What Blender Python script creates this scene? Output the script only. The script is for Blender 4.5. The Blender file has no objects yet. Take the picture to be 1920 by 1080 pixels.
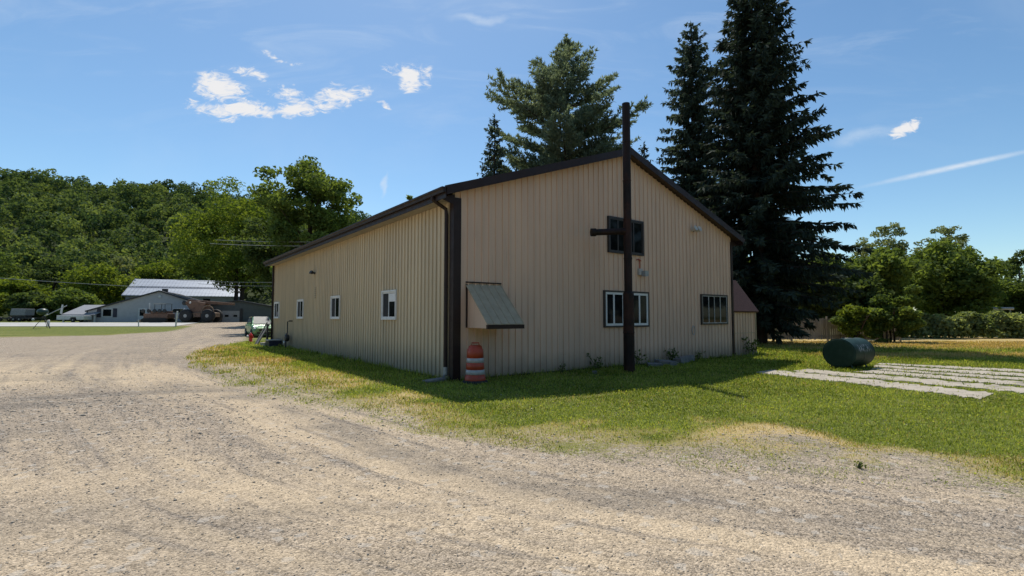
import bpy, math, random
import numpy as np
from mathutils import Vector, Matrix
R = math.radians
S = bpy.context.scene
COL = S.collection

# ------------------------------------------------------------------ camera
F, PITCH, EYE = 947.7, 0.0569, 1.65          # focal length in 1920-px units, upward tilt, eye height
cam = bpy.data.cameras.new("camera"); cam_o = bpy.data.objects.new("camera", cam); COL.objects.link(cam_o)
cam.sensor_width = 36; cam.lens = F/1920*36; cam.clip_end = 6000; cam.clip_start = 0.05
cam_o.location = (0, 0, EYE); cam_o.rotation_euler = (math.pi/2+PITCH, 0, 0)
S.camera = cam_o

# ------------------------------------------------------------------ light
SUN_AZ, SUN_EL = R(-14.7), R(59.0)           # azimuth from +Y, negative towards -X
sd = Vector((math.sin(SUN_AZ)*math.cos(SUN_EL), math.cos(SUN_AZ)*math.cos(SUN_EL), math.sin(SUN_EL)))
sun = bpy.data.lights.new("sun", 'SUN'); sun.energy = 3.35; sun.angle = R(0.53); sun.color = (1, .945, .86)
sun_o = bpy.data.objects.new("sun", sun); COL.objects.link(sun_o)
sun_o.rotation_euler = (-sd).to_track_quat('-Z', 'Y').to_euler(); sun_o.location = (0, 0, 60)
S.view_settings.view_transform = 'Standard'; S.view_settings.look = 'None'
S.view_settings.gamma = 1; S.view_settings.exposure = 0.5
S.render.engine = 'CYCLES'
S.cycles.use_denoising = True
S.cycles.max_bounces = 6; S.cycles.transparent_max_bounces = 4
S.cycles.sample_clamp_indirect = 6

def ray(px, py):
    a = (px-960)/F; b = (540-py)/F; c, s = math.cos(PITCH), math.sin(PITCH)
    return np.array([a, c-b*s, s+b*c])
def sky_uv(px, py):
    d = ray(px, py); return d[0]/d[1], d[2]/d[1]

# ---- node helpers
class NT:
    def __init__(s, nt): s.nt = nt; s.nt.nodes.clear()
    def n(s, t, **kw):
        nd = s.nt.nodes.new(t)
        for k, v in kw.items(): setattr(nd, k, v)
        return nd
    def l(s, a, b): s.nt.links.new(a, b)
    def set(s, inp, v):
        if hasattr(v, 'is_output') or hasattr(v, 'links'): s.l(v, inp)
        else: inp.default_value = v
    def math(s, op, a, b=0.0, c=None, clamp=False):
        m = s.n('ShaderNodeMath', operation=op, use_clamp=clamp); s.set(m.inputs[0], a); s.set(m.inputs[1], b)
        if c is not None: s.set(m.inputs[2], c)
        return m.outputs[0]
    def vmath(s, op, a, b=(0, 0, 0)):
        m = s.n('ShaderNodeVectorMath', operation=op); s.set(m.inputs[0], a); s.set(m.inputs[1], b); return m
    def mix(s, f, a, b, mode='MIX'):
        m = s.n('ShaderNodeMix', data_type='RGBA', blend_type=mode); s.set(m.inputs[0], f)
        for i, v in ((6, a), (7, b)):
            if isinstance(v, tuple) and len(v) == 3: v = v+(1,)
            s.set(m.inputs[i], v)
        return m.outputs[2]
    def rng(s, v, a, b, c=0.0, d=1.0, smooth=True):
        m = s.n('ShaderNodeMapRange', interpolation_type='SMOOTHSTEP' if smooth else 'LINEAR'); s.set(m.inputs[0], v)
        for i, x in enumerate((a, b, c, d)): s.set(m.inputs[1+i], x)
        return m.outputs[0]
    def noise(s, vec, scale, detail=4, rough=.55, dist=0.0):
        m = s.n('ShaderNodeTexNoise'); s.l(vec, m.inputs['Vector'])
        m.inputs['Scale'].default_value = scale; m.inputs['Detail'].default_value = detail
        m.inputs['Roughness'].default_value = rough; m.inputs['Distortion'].default_value = dist
        return m.outputs['Fac']
    def map(s, vec, loc=(0, 0, 0), rot=(0, 0, 0), sc=(1, 1, 1), typ='POINT'):
        m = s.n('ShaderNodeMapping', vector_type=typ); s.l(vec, m.inputs[0])
        m.inputs[1].default_value = loc; m.inputs[2].default_value = rot; m.inputs[3].default_value = sc
        return m.outputs[0]

# ------------------------------------------------------------------ sky
W = bpy.data.worlds.new("World"); S.world = W; W.use_nodes = True
t = NT(W.node_tree)
sky = t.n('ShaderNodeTexSky', sky_type='NISHITA'); sky.sun_disc = False
sky.sun_elevation = SUN_EL; sky.sun_rotation = SUN_AZ; sky.altitude = 300; sky.air_density = 1.0; sky.dust_density = 0.5; sky.ozone_density = 2.2
tc = t.n('ShaderNodeTexCoord'); sep = t.n('ShaderNodeSeparateXYZ'); t.l(tc.outputs['Generated'], sep.inputs[0])
yy = t.math('MAXIMUM', sep.outputs[1], .02)
uv = t.n('ShaderNodeCombineXYZ'); t.l(t.math('DIVIDE', sep.outputs[0], yy), uv.inputs[0]); t.l(t.math('DIVIDE', sep.outputs[2], yy), uv.inputs[1])
UV = uv.outputs[0]
w1 = t.n('ShaderNodeTexNoise'); t.l(UV, w1.inputs['Vector']); w1.inputs['Scale'].default_value = 14; w1.inputs['Detail'].default_value = 3
warp = t.vmath('MULTIPLY', t.vmath('SUBTRACT', w1.outputs['Color'], (.5, .5, .5)).outputs[0], (.07, .05, 0)).outputs[0]
UVW = t.vmath('ADD', UV, warp).outputs[0]
def blob(px, py, rx, ry, ang, amp, inner=0.15, src=None):
    u, v = sky_uv(px, py)
    m = t.map(src or UVW, loc=(u, v, 0), rot=(0, 0, R(ang)), sc=(rx/F, ry/F, 1), typ='TEXTURE')
    ln = t.n('ShaderNodeVectorMath', operation='LENGTH'); t.l(m, ln.inputs[0])
    return t.math('MULTIPLY', t.rng(ln.outputs['Value'], 1.0, inner), amp)
def union(items):
    r = items[0]
    for b in items[1:]: r = t.math('MAXIMUM', r, b)
    return r
cum = union([blob(415, 163, 78, 34, -18, .95), blob(470, 140, 75, 16, -16, .62), blob(375, 196, 48, 18, -10, .7), blob(450, 205, 120, 27, -5, 1.0),
             blob(560, 205, 105, 26, 5, 1.0), blob(545, 178, 60, 24, -12, .68), blob(640, 178, 80, 30, 12, .78), blob(690, 172, 36, 20, 16, .6),
             blob(515, 102, 28, 10, -18, .62), blob(545, 118, 40, 8, -14, .5), blob(770, 152, 38, 46, 30, 1.15), blob(735, 135, 30, 14, -25, .5), blob(802, 145, 20, 34, 8, .55),
             blob(1690, 250, 50, 20, 14, .95), blob(1712, 238, 26, 18, 20, 1.0), blob(720, 200, 26, 9, -10, .5), blob(434, 228, 24, 12, -22, .7)])
fb = t.noise(t.map(UV, rot=(0, 0, R(16)), sc=(1, 2.3, 1)), 27, 9, .66, 1.2)
cden = t.rng(t.math('ADD', t.math('MULTIPLY', cum, 1.1), t.math('MULTIPLY', t.math('SUBTRACT', fb, .5), 3.3)), .18, 1.12)
cden = t.math('MULTIPLY', cden, t.rng(cum, 0.0, .25))
trail = union([blob(1790, 313, 230, 8, 12.2, .85, .0, UV), blob(1620, 254, 95, 20, 12, .34, .0), blob(718, 345, 7, 36, 4, .5, .1), blob(895, 37, 75, 14, 2, .42, .1)])
wis = t.noise(t.map(UV, rot=(0, 0, R(-12)), sc=(1, 4.5, 1)), 3.2, 6, .6, .9)
wisp = t.math('MULTIPLY', t.rng(wis, .46, .8), t.math('MULTIPLY', t.rng(sep.outputs[2], .18, .5), .26))
wisp = t.math('MAXIMUM', wisp, t.math('MULTIPLY', t.rng(t.noise(UV, 2.2, 5), .5, .8), .12))
fog = t.math('MAXIMUM', t.math('MULTIPLY', trail, t.rng(fb, .2, .6, .55, 1.0)), wisp)
CLOUD = (6.5, 6.5, 6.6)
hs = t.n('ShaderNodeHueSaturation'); hs.inputs['Saturation'].default_value = 1.10; hs.inputs['Value'].default_value = 1.0; t.l(sky.outputs[0], hs.inputs['Color'])
air = t.mix(1.0, hs.outputs[0], (.93, 1.03, 1.0), 'MULTIPLY')
c1 = t.mix(fog, air, (5.4, 6.1, 6.9))
c2 = t.mix(cden, c1, CLOUD)
bg = t.n('ShaderNodeBackground'); t.l(c2, bg.inputs[0]); bg.inputs[1].default_value = .093
ow = t.n('ShaderNodeOutputWorld'); t.l(bg.outputs[0], ow.inputs[0])

# ------------------------------------------------------------------ materials
def pmat(name, c1, c2=None, rough=.7, scale=6, spec=.5, metal=0.0, bump=0.0, bscale=40, stretch=(1, 1, 1), lo=.35, hi=.7, dirt=None, detail=5, c3=None, sheets=0):
    """Principled material: two colours mixed by noise, optional second stain colour and bump."""
    m = bpy.data.materials.new(name); m.use_nodes = True; t = NT(m.node_tree)
    p = t.n('ShaderNodeBsdfPrincipled'); o = t.n('ShaderNodeOutputMaterial'); t.l(p.outputs[0], o.inputs[0])
    tc = t.n('ShaderNodeTexCoord').outputs['Object']; v = t.map(tc, sc=stretch)
    c2 = c2 or tuple(x*.8 for x in c1)
    col = t.mix(t.rng(t.noise(v, scale, detail), lo, hi), c1, c2)
    if c3: col = t.mix(t.rng(t.noise(t.map(tc, loc=(7, 3, 1)), scale*.45, 6, .65), .52, .68), col, c3)
    if sheets:    # each sheet of siding has weathered a little differently, with faint run-off streaks
        sx = t.n('ShaderNodeSeparateXYZ'); t.l(tc, sx.inputs[0]); wn_ = t.n('ShaderNodeTexWhiteNoise', noise_dimensions='1D')
        pos = t.math('ADD', sx.outputs[0], sx.outputs[1]); t.l(t.math('FLOOR', t.math('DIVIDE', pos, sheets)), wn_.inputs['W'])
        strk = t.rng(t.noise(t.map(tc, sc=(5, 5, .22)), 3.2, 6, .7), .54, .78, 0, .34)
        lap = t.rng(t.math('ABSOLUTE', t.math('SUBTRACT', t.math('FRACT', t.math('DIVIDE', pos, sheets)), .015)), .012, .004, 0, .16)
        k_ = t.math('SUBTRACT', t.math('SUBTRACT', t.rng(wn_.outputs[0], 0, 1, .965, 1.03, False), strk), lap)
        cc_ = t.n('ShaderNodeCombineColor'); [t.l(k_, cc_.inputs[i]) for i in range(3)]
        col = t.mix(1.0, col, cc_.outputs[0], 'MULTIPLY')
    if dirt:      # splashed soil low on a wall: (colour, height)
        sp = t.n('ShaderNodeSeparateXYZ'); t.l(tc, sp.inputs[0])
        f = t.math('ADD', sp.outputs[2], t.math('MULTIPLY', t.math('SUBTRACT', t.noise(tc, 2.5, 5), .5), .5))
        col = t.mix(t.rng(f, dirt[1], -.05, 0, .75), col, dirt[0])
    t.l(col, p.inputs['Base Color'])
    p.inputs['Metallic'].default_value = metal; p.inputs['Specular IOR Level'].default_value = spec
    t.l(t.rng(t.noise(v, scale*2.3, 3), .3, .7, max(.02, rough-.08), min(1, rough+.08)), p.inputs['Roughness'])
    if bump:
        b = t.n('ShaderNodeBump'); b.inputs['Strength'].default_value = bump; b.inputs['Distance'].default_value = .02
        t.l(t.noise(v, bscale, 4), b.inputs['Height']); t.l(b.outputs[0], p.inputs['Normal'])
    return m

def leafmat(name, dark, light, trans=.35, warm=(1.25, 1.15, .5)):
    m = bpy.data.materials.new(name); m.use_nodes = True; t = NT(m.node_tree)
    o = t.n('ShaderNodeOutputMaterial')
    at = t.n('ShaderNodeAttribute'); at.attribute_name = 'tint'
    col = t.mix(at.outputs['Fac'], dark, light)
    p = t.n('ShaderNodeBsdfPrincipled'); t.l(col, p.inputs['Base Color']); p.inputs['Roughness'].default_value = .75; p.inputs['Specular IOR Level'].default_value = .10
    tr = t.n('ShaderNodeBsdfTranslucent'); t.l(t.mix(1.0, col, warm, 'MULTIPLY'), tr.inputs[0])
    mx = t.n('ShaderNodeMixShader'); mx.inputs[0].default_value = trans
    t.l(p.outputs[0], mx.inputs[1]); t.l(tr.outputs[0], mx.inputs[2]); t.l(mx.outputs[0], o.inputs[0])
    return m

M = {}
M['siding'] = pmat('tan_siding', (.71, .50, .36), (.65, .455, .33), .55, 1.3, .35, stretch=(1, 1, .25), dirt=((.25, .20, .145), .75), sheets=.9144)
M['siding_side'] = pmat('cream_siding', (.63, .515, .345), (.58, .475, .32), .55, 1.1, .35, stretch=(1, 1, .25), dirt=((.27, .23, .175), 1.0), sheets=.9144)  # same barn siding, tinted separately for how light falls on the side walls
M['brown'] = pmat('brown_trim', (.026, .015, .013), (.034, .019, .016), .5, 3, .25)
M['roof'] = pmat('brown_roof', (.075, .05, .04), (.055, .037, .03), .5, 4, .4)
M['white'] = pmat('white_vinyl', (.72, .72, .70), (.62, .62, .60), .5, 8)
M['greyframe'] = pmat('weathered_frame', (.40, .39, .37), (.30, .29, .27), .6, 9)
M['darkframe'] = pmat('dark_frame', (.03, .024, .022), (.045, .036, .032), .5, 9)
M['blind'] = pmat('blind', (.78, .78, .76), (.70, .70, .68), .7, 20)
M['soffit'] = pmat('soffit', (.33, .28, .21), (.28, .24, .18), .7, 4)
def glassmat(name, col, rough=.04, spec=.09):
    m = bpy.data.materials.new(name); m.use_nodes = True; t = NT(m.node_tree)
    p = t.n('ShaderNodeBsdfPrincipled'); o = t.n('ShaderNodeOutputMaterial'); t.l(p.outputs[0], o.inputs[0])
    tc = t.n('ShaderNodeTexCoord').outputs['Object']
    t.l(t.mix(t.rng(t.noise(tc, 3.0, 3), .4, .7), col, tuple(x*2.2+.002 for x in col)), p.inputs['Base Color'])
    p.inputs['Roughness'].default_value = rough; p.inputs['Specular IOR Level'].default_value = spec
    b = t.n('ShaderNodeBump'); b.inputs['Strength'].default_value = .06; t.l(t.noise(tc, 2.5, 2), b.inputs['Height']); t.l(b.outputs[0], p.inputs['Normal'])
    return m
M['glass'] = glassmat('dark_glass', (.006, .007, .008))
M['screen'] = pmat('insect_screen', (.012, .012, .013), (.018, .018, .019), .8, 20)
M['pipe'] = pmat('sooty_rusty_steel', (.014, .009, .008), (.028, .013, .010), .65, 3, .25, .1, stretch=(1, 1, .4), bump=.15, c3=(.045, .018, .012))
M['hood'] = pmat('hood_metal', (.44, .36, .245), (.38, .31, .21), .6, 5, .2)
M['orange'] = pmat('orange_plastic', (.46, .06, .016), (.38, .045, .015), .45, 5, c3=(.28, .045, .02))
M['reflective'] = pmat('white_sheeting', (.48, .46, .43), (.39, .37, .35), .4, 12)
M['rubber'] = pmat('rubber', (.018, .017, .017), (.03, .028, .026), .8, 10)
M['tank'] = pmat('green_tank_paint', (.022, .05, .036), (.03, .06, .046), .42, 5, .5, c3=(.05, .065, .055))
M['concrete'] = pmat('concrete', (.45, .40, .325), (.35, .31, .25), .9, 3, .2, bump=.35, bscale=60, c3=(.26, .235, .185))
M['bark'] = pmat('bark', (.07, .05, .037), (.035, .026, .02), .9, 5, .2, bump=.5, bscale=14, stretch=(1, 1, .25))
M['greybark'] = pmat('grey_bark', (.16, .14, .12), (.09, .08, .07), .9, 5, .2, bump=.4, bscale=14, stretch=(1, 1, .25))
M['fence'] = pmat('weathered_fence_wood', (.40, .35, .30), (.26, .22, .19), .85, 4, .2, stretch=(1, 1, .2))
M['shingle'] = pmat('red_brown_shingle', (.11, .06, .055), (.075, .045, .042), .85, 18, .2, bump=.4, bscale=30)
M['lamp'] = pmat('lamp_housing', (.55, .52, .47), (.45, .42, .38), .4, 8)
M['black'] = pmat('black_metal', (.015, .015, .017), (.03, .03, .032), .5, 8)
M['steel'] = pmat('galvanised_steel', (.42, .43, .44), (.34, .35, .36), .4, 7, .5, .5)
M['red'] = pmat('red_paint', (.55, .025, .02), (.42, .02, .018), .4, 8)
M['cargreen'] = pmat('green_car_paint', (.17, .33, .16), (.15, .30, .14), .22, 3, .6, .15)
M['carglass'] = glassmat('car_glass', (.02, .028, .025), .02, .4)
M['windscreen'] = glassmat('windscreen_glass', (.05, .06, .055), .30, .35)
M['chrome'] = pmat('chrome', (.6, .6, .6), (.5, .5, .5), .2, 5, .5, .9)
M['headlamp'] = pmat('headlamp', (.6, .62, .62), (.5, .5, .5), .1, 5, .6)
M['oldorange'] = pmat('faded_orange_paint', (.21, .115, .075), (.15, .09, .065), .65, 4, .3, c3=(.11, .055, .035))
M['tanpaint'] = pmat('faded_tan_paint', (.27, .185, .125), (.20, .14, .10), .65, 4, .3, c3=(.15, .085, .05))
M['greywall'] = pmat('grey_clapboard', (.47, .46, .465), (.43, .42, .425), .7, 2)
M['darkwall'] = pmat('dark_green_grey_wall', (.10, .115, .115), (.08, .095, .095), .7, 2)
M['bluewall'] = pmat('blue_grey_wall', (.19, .21, .24), (.165, .18, .21), .7, 2)
M['metalroof'] = pmat('pale_metal_roof', (.27, .31, .37), (.20, .235, .30), .5, .6, .3, .1, stretch=(.3, 2, 1))
M['tarroof'] = pmat('dark_shingle', (.05, .05, .052), (.07, .07, .072), .85, 6)
M['porchroof'] = pmat('grey_shingle', (.24, .25, .27), (.19, .20, .22), .8, 6)
M['offwhite'] = pmat('off_white_paint', (.62, .62, .60), (.5, .5, .49), .5, 6)
M['woodgrey'] = pmat('grey_weathered_boards', (.22, .20, .18), (.13, .12, .11), .85, 6, .2, stretch=(1, 1, .2))
M['navy'] = pmat('dark_blue_plastic', (.02, .022, .05), (.015, .015, .035), .5, 6)
M['stone'] = pmat('slab_stone', (.24, .22, .20), (.15, .14, .13), .9, 7, .2, bump=.5, bscale=20)
M['asphalt'] = pmat('pale_road', (.46, .45, .42), (.40, .39, .37), .9, .6, .2)
L = {}
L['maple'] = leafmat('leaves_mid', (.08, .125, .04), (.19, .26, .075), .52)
L['light'] = leafmat('leaves_light', (.09, .14, .025), (.22, .28, .05), .5)
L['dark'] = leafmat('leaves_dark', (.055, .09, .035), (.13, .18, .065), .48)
L['pale'] = leafmat('leaves_pale', (.15, .19, .09), (.30, .34, .19), .42)
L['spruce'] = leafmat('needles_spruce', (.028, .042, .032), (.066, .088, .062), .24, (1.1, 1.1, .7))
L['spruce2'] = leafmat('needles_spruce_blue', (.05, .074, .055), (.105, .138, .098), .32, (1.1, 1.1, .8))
L['pine'] = leafmat('needles_pine', (.10, .135, .10), (.23, .275, .19), .45, (1.1, 1.1, .7))
L['forest'] = leafmat('leaves_forest', (.048, .088, .043), (.185, .245, .088), .44)
L['vine'] = leafmat('leaves_vine', (.12, .175, .07), (.36, .42, .22), .55)
L['grass'] = leafmat('grass_blade', (.10, .15, .016), (.46, .53, .13), .54)
L['straw'] = leafmat('straw_blade', (.36, .28, .11), (.64, .50, .24), .45)
L['weed'] = leafmat('weed_leaf', (.07, .105, .03), (.17, .22, .07), .4)

# ------------------------------------------------------------------ mesh helpers
class MB:
    def __init__(s): s.v = []; s.f = []
    def add(s, vs, fs):
        o = len(s.v); s.v += [tuple(map(float, v)) for v in vs]; s.f += [tuple(i+o for i in f) for f in fs]; return s
    def box(s, x0, x1, y0, y1, z0, z1, mat=None):
        vs = [Vector((x, y, z)) for z in (z0, z1) for y in (y0, y1) for x in (x0, x1)]
        if mat: vs = [mat @ v for v in vs]
        return s.add(vs, [(0, 2, 3, 1), (4, 5, 7, 6), (0, 1, 5, 4), (2, 6, 7, 3), (0, 4, 6, 2), (1, 3, 7, 5)])
    def prism(s, poly, axis, a, b):
        """poly: 2-D outline, extruded from a to b along axis (0,1,2)"""
        def P(p, h): return {0: (h, p[0], p[1]), 1: (p[0], h, p[1]), 2: (p[0], p[1], h)}[axis]
        n = len(poly)
        fs = [tuple(range(n))[::-1], tuple(range(n, 2*n))]+[(i, (i+1) % n, n+(i+1) % n, n+i) for i in range(n)]
        return s.add([P(p, a) for p in poly]+[P(p, b) for p in poly], fs)
    def tube(s, pts, rad, n=8, cap=True):
        pts = [Vector(p) for p in pts]; rad = rad if hasattr(rad, '__len__') else [rad]*len(pts)
        vs = []
        for i, p in enumerate(pts):
            d = (pts[min(i+1, len(pts)-1)]-pts[max(i-1, 0)]).normalized()
            a = d.cross(Vector((0, 0, 1)) if abs(d.z) < .9 else Vector((1, 0, 0))).normalized(); b = d.cross(a)
            vs += [p+(a*math.cos(2*math.pi*k/n)+b*math.sin(2*math.pi*k/n))*rad[i] for k in range(n)]
        fs = [(i*n+k, i*n+(k+1) % n, (i+1)*n+(k+1) % n, (i+1)*n+k) for i in range(len(pts)-1) for k in range(n)]
        if cap: fs += [tuple(range(n))[::-1], tuple(range(len(pts)*n-n, len(pts)*n))]
        return s.add(vs, fs)
    def lathe(s, prof, n=24, mat=None):
        """prof: (radius, z) list round the z axis"""
        vs = [Vector((r*math.cos(2*math.pi*k/n), r*math.sin(2*math.pi*k/n), z)) for r, z in prof for k in range(n)]
        if mat: vs = [mat @ v for v in vs]
        m = len(prof)
        fs = [(i*n+k, i*n+(k+1) % n, (i+1)*n+(k+1) % n, (i+1)*n+k) for i in range(m-1) for k in range(n)]
        fs += [tuple(range(n))[::-1], tuple(range(m*n-n, m*n))]
        return s.add(vs, fs)
    def build(s, name, mat, parent=None, smooth=False, bevel=0):
        me = bpy.data.meshes.new(name); me.from_pydata(s.v, [], s.f); me.update()
        if smooth: me.shade_smooth() if hasattr(me, 'shade_smooth') else None
        o = bpy.data.objects.new(name, me); COL.objects.link(o); me.materials.append(mat)
        if parent: o.parent = parent
        if bevel:
            b = o.modifiers.new('bevel', 'BEVEL'); b.width = bevel; b.segments = 2; b.limit_method = 'ANGLE'
        return o
def np_mesh(name, verts, faces, mat, parent=None, tint=None, attrs=None, smooth=False):
    verts = np.asarray(verts, np.float32); faces = np.asarray(faces, np.int32); k = faces.shape[1]
    me = bpy.data.meshes.new(name); me.vertices.add(len(verts)); me.vertices.foreach_set('co', verts.ravel())
    me.loops.add(faces.size); me.loops.foreach_set('vertex_index', faces.ravel())
    me.polygons.add(len(faces)); me.polygons.foreach_set('loop_start', np.arange(0, faces.size, k, dtype=np.int32))
    me.polygons.foreach_set('loop_total', np.full(len(faces), k, np.int32))
    if smooth: me.polygons.foreach_set('use_smooth', np.ones(len(faces), bool))
    me.update(calc_edges=True)
    attrs = dict(attrs or {})
    if tint is not None: attrs['tint'] = tint
    for n, a in attrs.items():
        at = me.attributes.new(n, 'FLOAT', 'POINT'); at.data.foreach_set('value', np.asarray(a, np.float32))
    me.materials.append(mat)
    o = bpy.data.objects.new(name, me); COL.objects.link(o)
    if parent: o.parent = parent
    return o
def thing(name, label, cat, loc=(0, 0, 0), rz=0, group=None):
    o = bpy.data.objects.new(name, None); COL.objects.link(o); o.location = loc; o.rotation_euler = (0, 0, rz)
    o.empty_display_size = .3
    return tag(o, label, cat, group)
def tag(o, label, cat, group=None):
    o['label'] = label; o['category'] = cat
    if group: o['group'] = group
    return o
def kind(o, k): o['kind'] = k; return o
def copy_tree(o, parent=None):
    c = o.copy(); COL.objects.link(c)
    if parent: c.parent = parent
    for ch in [x for x in bpy.data.objects if x.parent == o]: copy_tree(ch, c)
    return c

# ------------------------------------------------------------------ ground shape
def sstep(a, b, x): t_ = np.clip((x-a)/(b-a), 0, 1); return t_*t_*(3-2*t_)
def vnoise(x, y, seed=0):
    xi = np.floor(x).astype(np.int64); yi = np.floor(y).astype(np.int64); xf = x-xi; yf = y-yi
    def h(i, j):
        n = (i*374761393+j*668265263+seed*1442695041) & 0x7fffffff
        n = ((n ^ (n >> 13))*1274126177) & 0x7fffffff
        return ((n ^ (n >> 16)) & 0xffff)/65535.0
    u = xf*xf*(3-2*xf); v = yf*yf*(3-2*yf)
    return (h(xi, yi)*(1-u)+h(xi+1, yi)*u)*(1-v)+(h(xi, yi+1)*(1-u)+h(xi+1, yi+1)*u)*v
def fbm(x, y, sc, seed=0, o=4):
    s = 0; a = .5; tot = 0
    for k in range(o):
        s = s+a*vnoise(x*sc*2**k+13.7*k, y*sc*2**k+7.3*k, seed+k); tot += a; a *= .5
    return s/tot
def terrain(x, y):
    x = np.asarray(x, float); y = np.asarray(y, float)
    up = np.interp(y, [0, 40, 52, 62, 70, 80, 4000], [0, 0, .17, .46, .84, .92, .92])
    return up*sstep(2, -12, x)
def gz(x, y): return float(terrain(x, y))
def at(px, d):              # a point on the ground seen at column px, d metres ahead
    x = (px-960)/F*d; return (x, d, gz(x, d))

def pix(x, y, z=0.0):
    yy = np.maximum(y, .6); zz = z-EYE
    d = yy*math.cos(PITCH)+zz*math.sin(PITCH); u = -yy*math.sin(PITCH)+zz*math.cos(PITCH)
    return 960+F*x/d, 540-F*u/d
def covers(x, y):
    """grass, dry grass, sand and dark gravel amounts at ground points (the lie of the lot)"""
    px, py = pix(x, y)
    n1 = fbm(x, y, .55, 1)-.5; n2 = fbm(x, y, 1.7, 5)-.5; n3 = fbm(x, y, 5.0, 9)-.5
    pyw = py+(n1*1.1+n2*.7)*np.clip((py-594)*.42, 0, 80)
    dense = np.interp(px, [330, 355, 380, 455, 560, 700, 820, 950, 1100, 1250, 1450, 1600, 1690, 1760, 1920, 2400],
                      [655, 662, 668, 672, 698, 742, 775, 796, 798, 812, 826, 842, 830, 846, 878, 1000])
    spars = np.interp(px, [330, 355, 380, 455, 560, 700, 820, 950, 1100, 1250, 1450, 1600, 1690, 1760, 1920, 2400],
                      [668, 684, 712, 752, 790, 818, 838, 852, 868, 890, 905, 925, 905, 935, 985, 1120])
    dense = dense-16; spars = spars+36
    g = np.clip((spars-pyw)/(spars-dense), 0, 1)**1.25
    g = g*sstep(0, 5, px-(348+n1*40+(py-665)**2*.02))
    left = np.interp(px, [330, 355, 400, 455, 475], [690, 662, 650, 640, 560])
    g = g*sstep(-4, 3, py-left+n2*8)
    g = np.where(px > 475, np.maximum(g, sstep(800, 780, py)*0), g)
    g = np.where((y > 24) & (x > -9), 1.0, g)
    strip = sstep(-1.2, 1.2, np.interp(px, [-600, 0, 200, 330, 375, 392], [645, 633, 630, 624, 617, 600])-py+n2*2.5)
    g = np.where(y > 32, np.maximum(g, strip), g)
    far = (y > 75) | ((y > 45) & (x > -8)); g = np.where(far, 1.0, g)
    g = np.where(y < .8, 0, g)
    dry = sstep(.1, .8, 1-np.abs((dense+22-pyw)/40))*(.6+1.3*n1)
    dry = np.maximum(dry, sstep(24, 29, y)*sstep(47, 43, y)*sstep(12, 17, x)*(1.0+1.5*n1+1.0*n2))
    dry = np.maximum(dry, sstep(19, 22, y)*sstep(24, 22.5, y)*sstep(12, 15, x)*(.85+.8*n2))
    dry = np.clip(dry+n2*.5, 0, 1)
    # pale compacted wheel lines: two curves through the lot
    c1y = np.interp(px, [-300, 60, 330, 420, 520, 650, 800, 960, 1150, 1400, 1700, 2200], [690, 690, 692, 715, 752, 800, 852, 905, 955, 1010, 1060, 1120])
    wd = np.clip((c1y-594)*.30, 14, 190)
    sand = np.exp(-((py-c1y-14)/wd)**2)
    c2y = np.interp(px, [-300, 100, 500, 900, 1300, 2200], [880, 900, 930, 985, 1080, 1300])
    sand = np.maximum(sand, .8*np.exp(-((py-c2y)/np.clip((c2y-594)*.2, 10, 90))**2))
    sand = np.maximum(sand, .55*sstep(850, 1000, py)*sstep(1500, 900, px))
    # wheel tracks: streaks running along the way vehicles take past the barn
    xc = np.interp(y, [-10, 0, 2.0, 3.4, 4.4, 5.5, 7.6, 11.1, 15.5, 23.7, 40, 90], [24, 14, 7.5, 3.6, 1.3, -.4, -2.6, -6.1, -10.2, -16.3, -24, -46])
    lat = (x-xc)*.72; al = y*1.2-x*.6
    stk = .5*vnoise(lat*1.9+7, al*.09, 31)+.32*vnoise(lat*5.2, al*.16, 32)+.18*vnoise(lat*11, al*.3, 33)-.5
    win = np.exp(-(lat/5.5)**2); global LAT; LAT = (lat, al, win)
    sand = np.clip(sand+n1*.6+n2*.4+1.5*stk*win-.10, 0, 1)
    c3y = np.interp(px, [-300, 150, 350, 480, 640, 800, 1000, 1300, 1900], [800, 745, 722, 742, 805, 868, 905, 935, 1000])
    rut = np.clip(-stk*win*2.6-.22, 0, .7)
    st = fbm(x*.35+y*.1, y*1.6-x*.5, 1.0, 21)-.5
    dark = np.clip(np.exp(-((py-c3y)/np.clip((c3y-594)*.085, 5, 40))**2)*(.75+2.2*st)+np.clip(st*1.6+n1*.9-.12, 0, .6)+rut, 0, 1)
    return np.clip(g, 0, 1), dry, sand, dark

# ---- ground sheet
def axis(knots):
    out = []
    for (a, b, st) in knots: out.append(np.arange(a, b-1e-6, st))
    return np.unique(np.round(np.concatenate(out+[np.array([knots[-1][1]])]), 4))
xs = axis([(-2500, -400, 150), (-400, -100, 20), (-100, -40, 4), (-40, -14, .8), (-14, 22, .14), (22, 60, 1.2), (60, 200, 14), (200, 2500, 150)])
ys = axis([(-60, -4, 6), (-4, 1.6, .5), (1.6, 18, .11), (18, 30, .3), (30, 46, .4), (46, 90, 1.2), (90, 200, 10), (200, 3200, 150)])
X, Y = np.meshgrid(xs, ys); g_, d_, s_, k_ = covers(X, Y); lat_, al_, win_ = LAT
near = sstep(40, 20, Y)*sstep(30, 20, np.abs(X))
Z = terrain(X, Y)+near*((fbm(X, Y, .7, 3)-.5)*.035+(fbm(X, Y, 3.5, 4)-.5)*.014*(1-g_)+g_*.012-k_*.014*(1-g_))
Z = Z-.02
nx, ny = len(xs), len(ys); idx = np.arange(nx*ny).reshape(ny, nx)
gq = np.stack([idx[:-1, :-1], idx[:-1, 1:], idx[1:, 1:], idx[1:, :-1]], -1).reshape(-1, 4)
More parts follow.
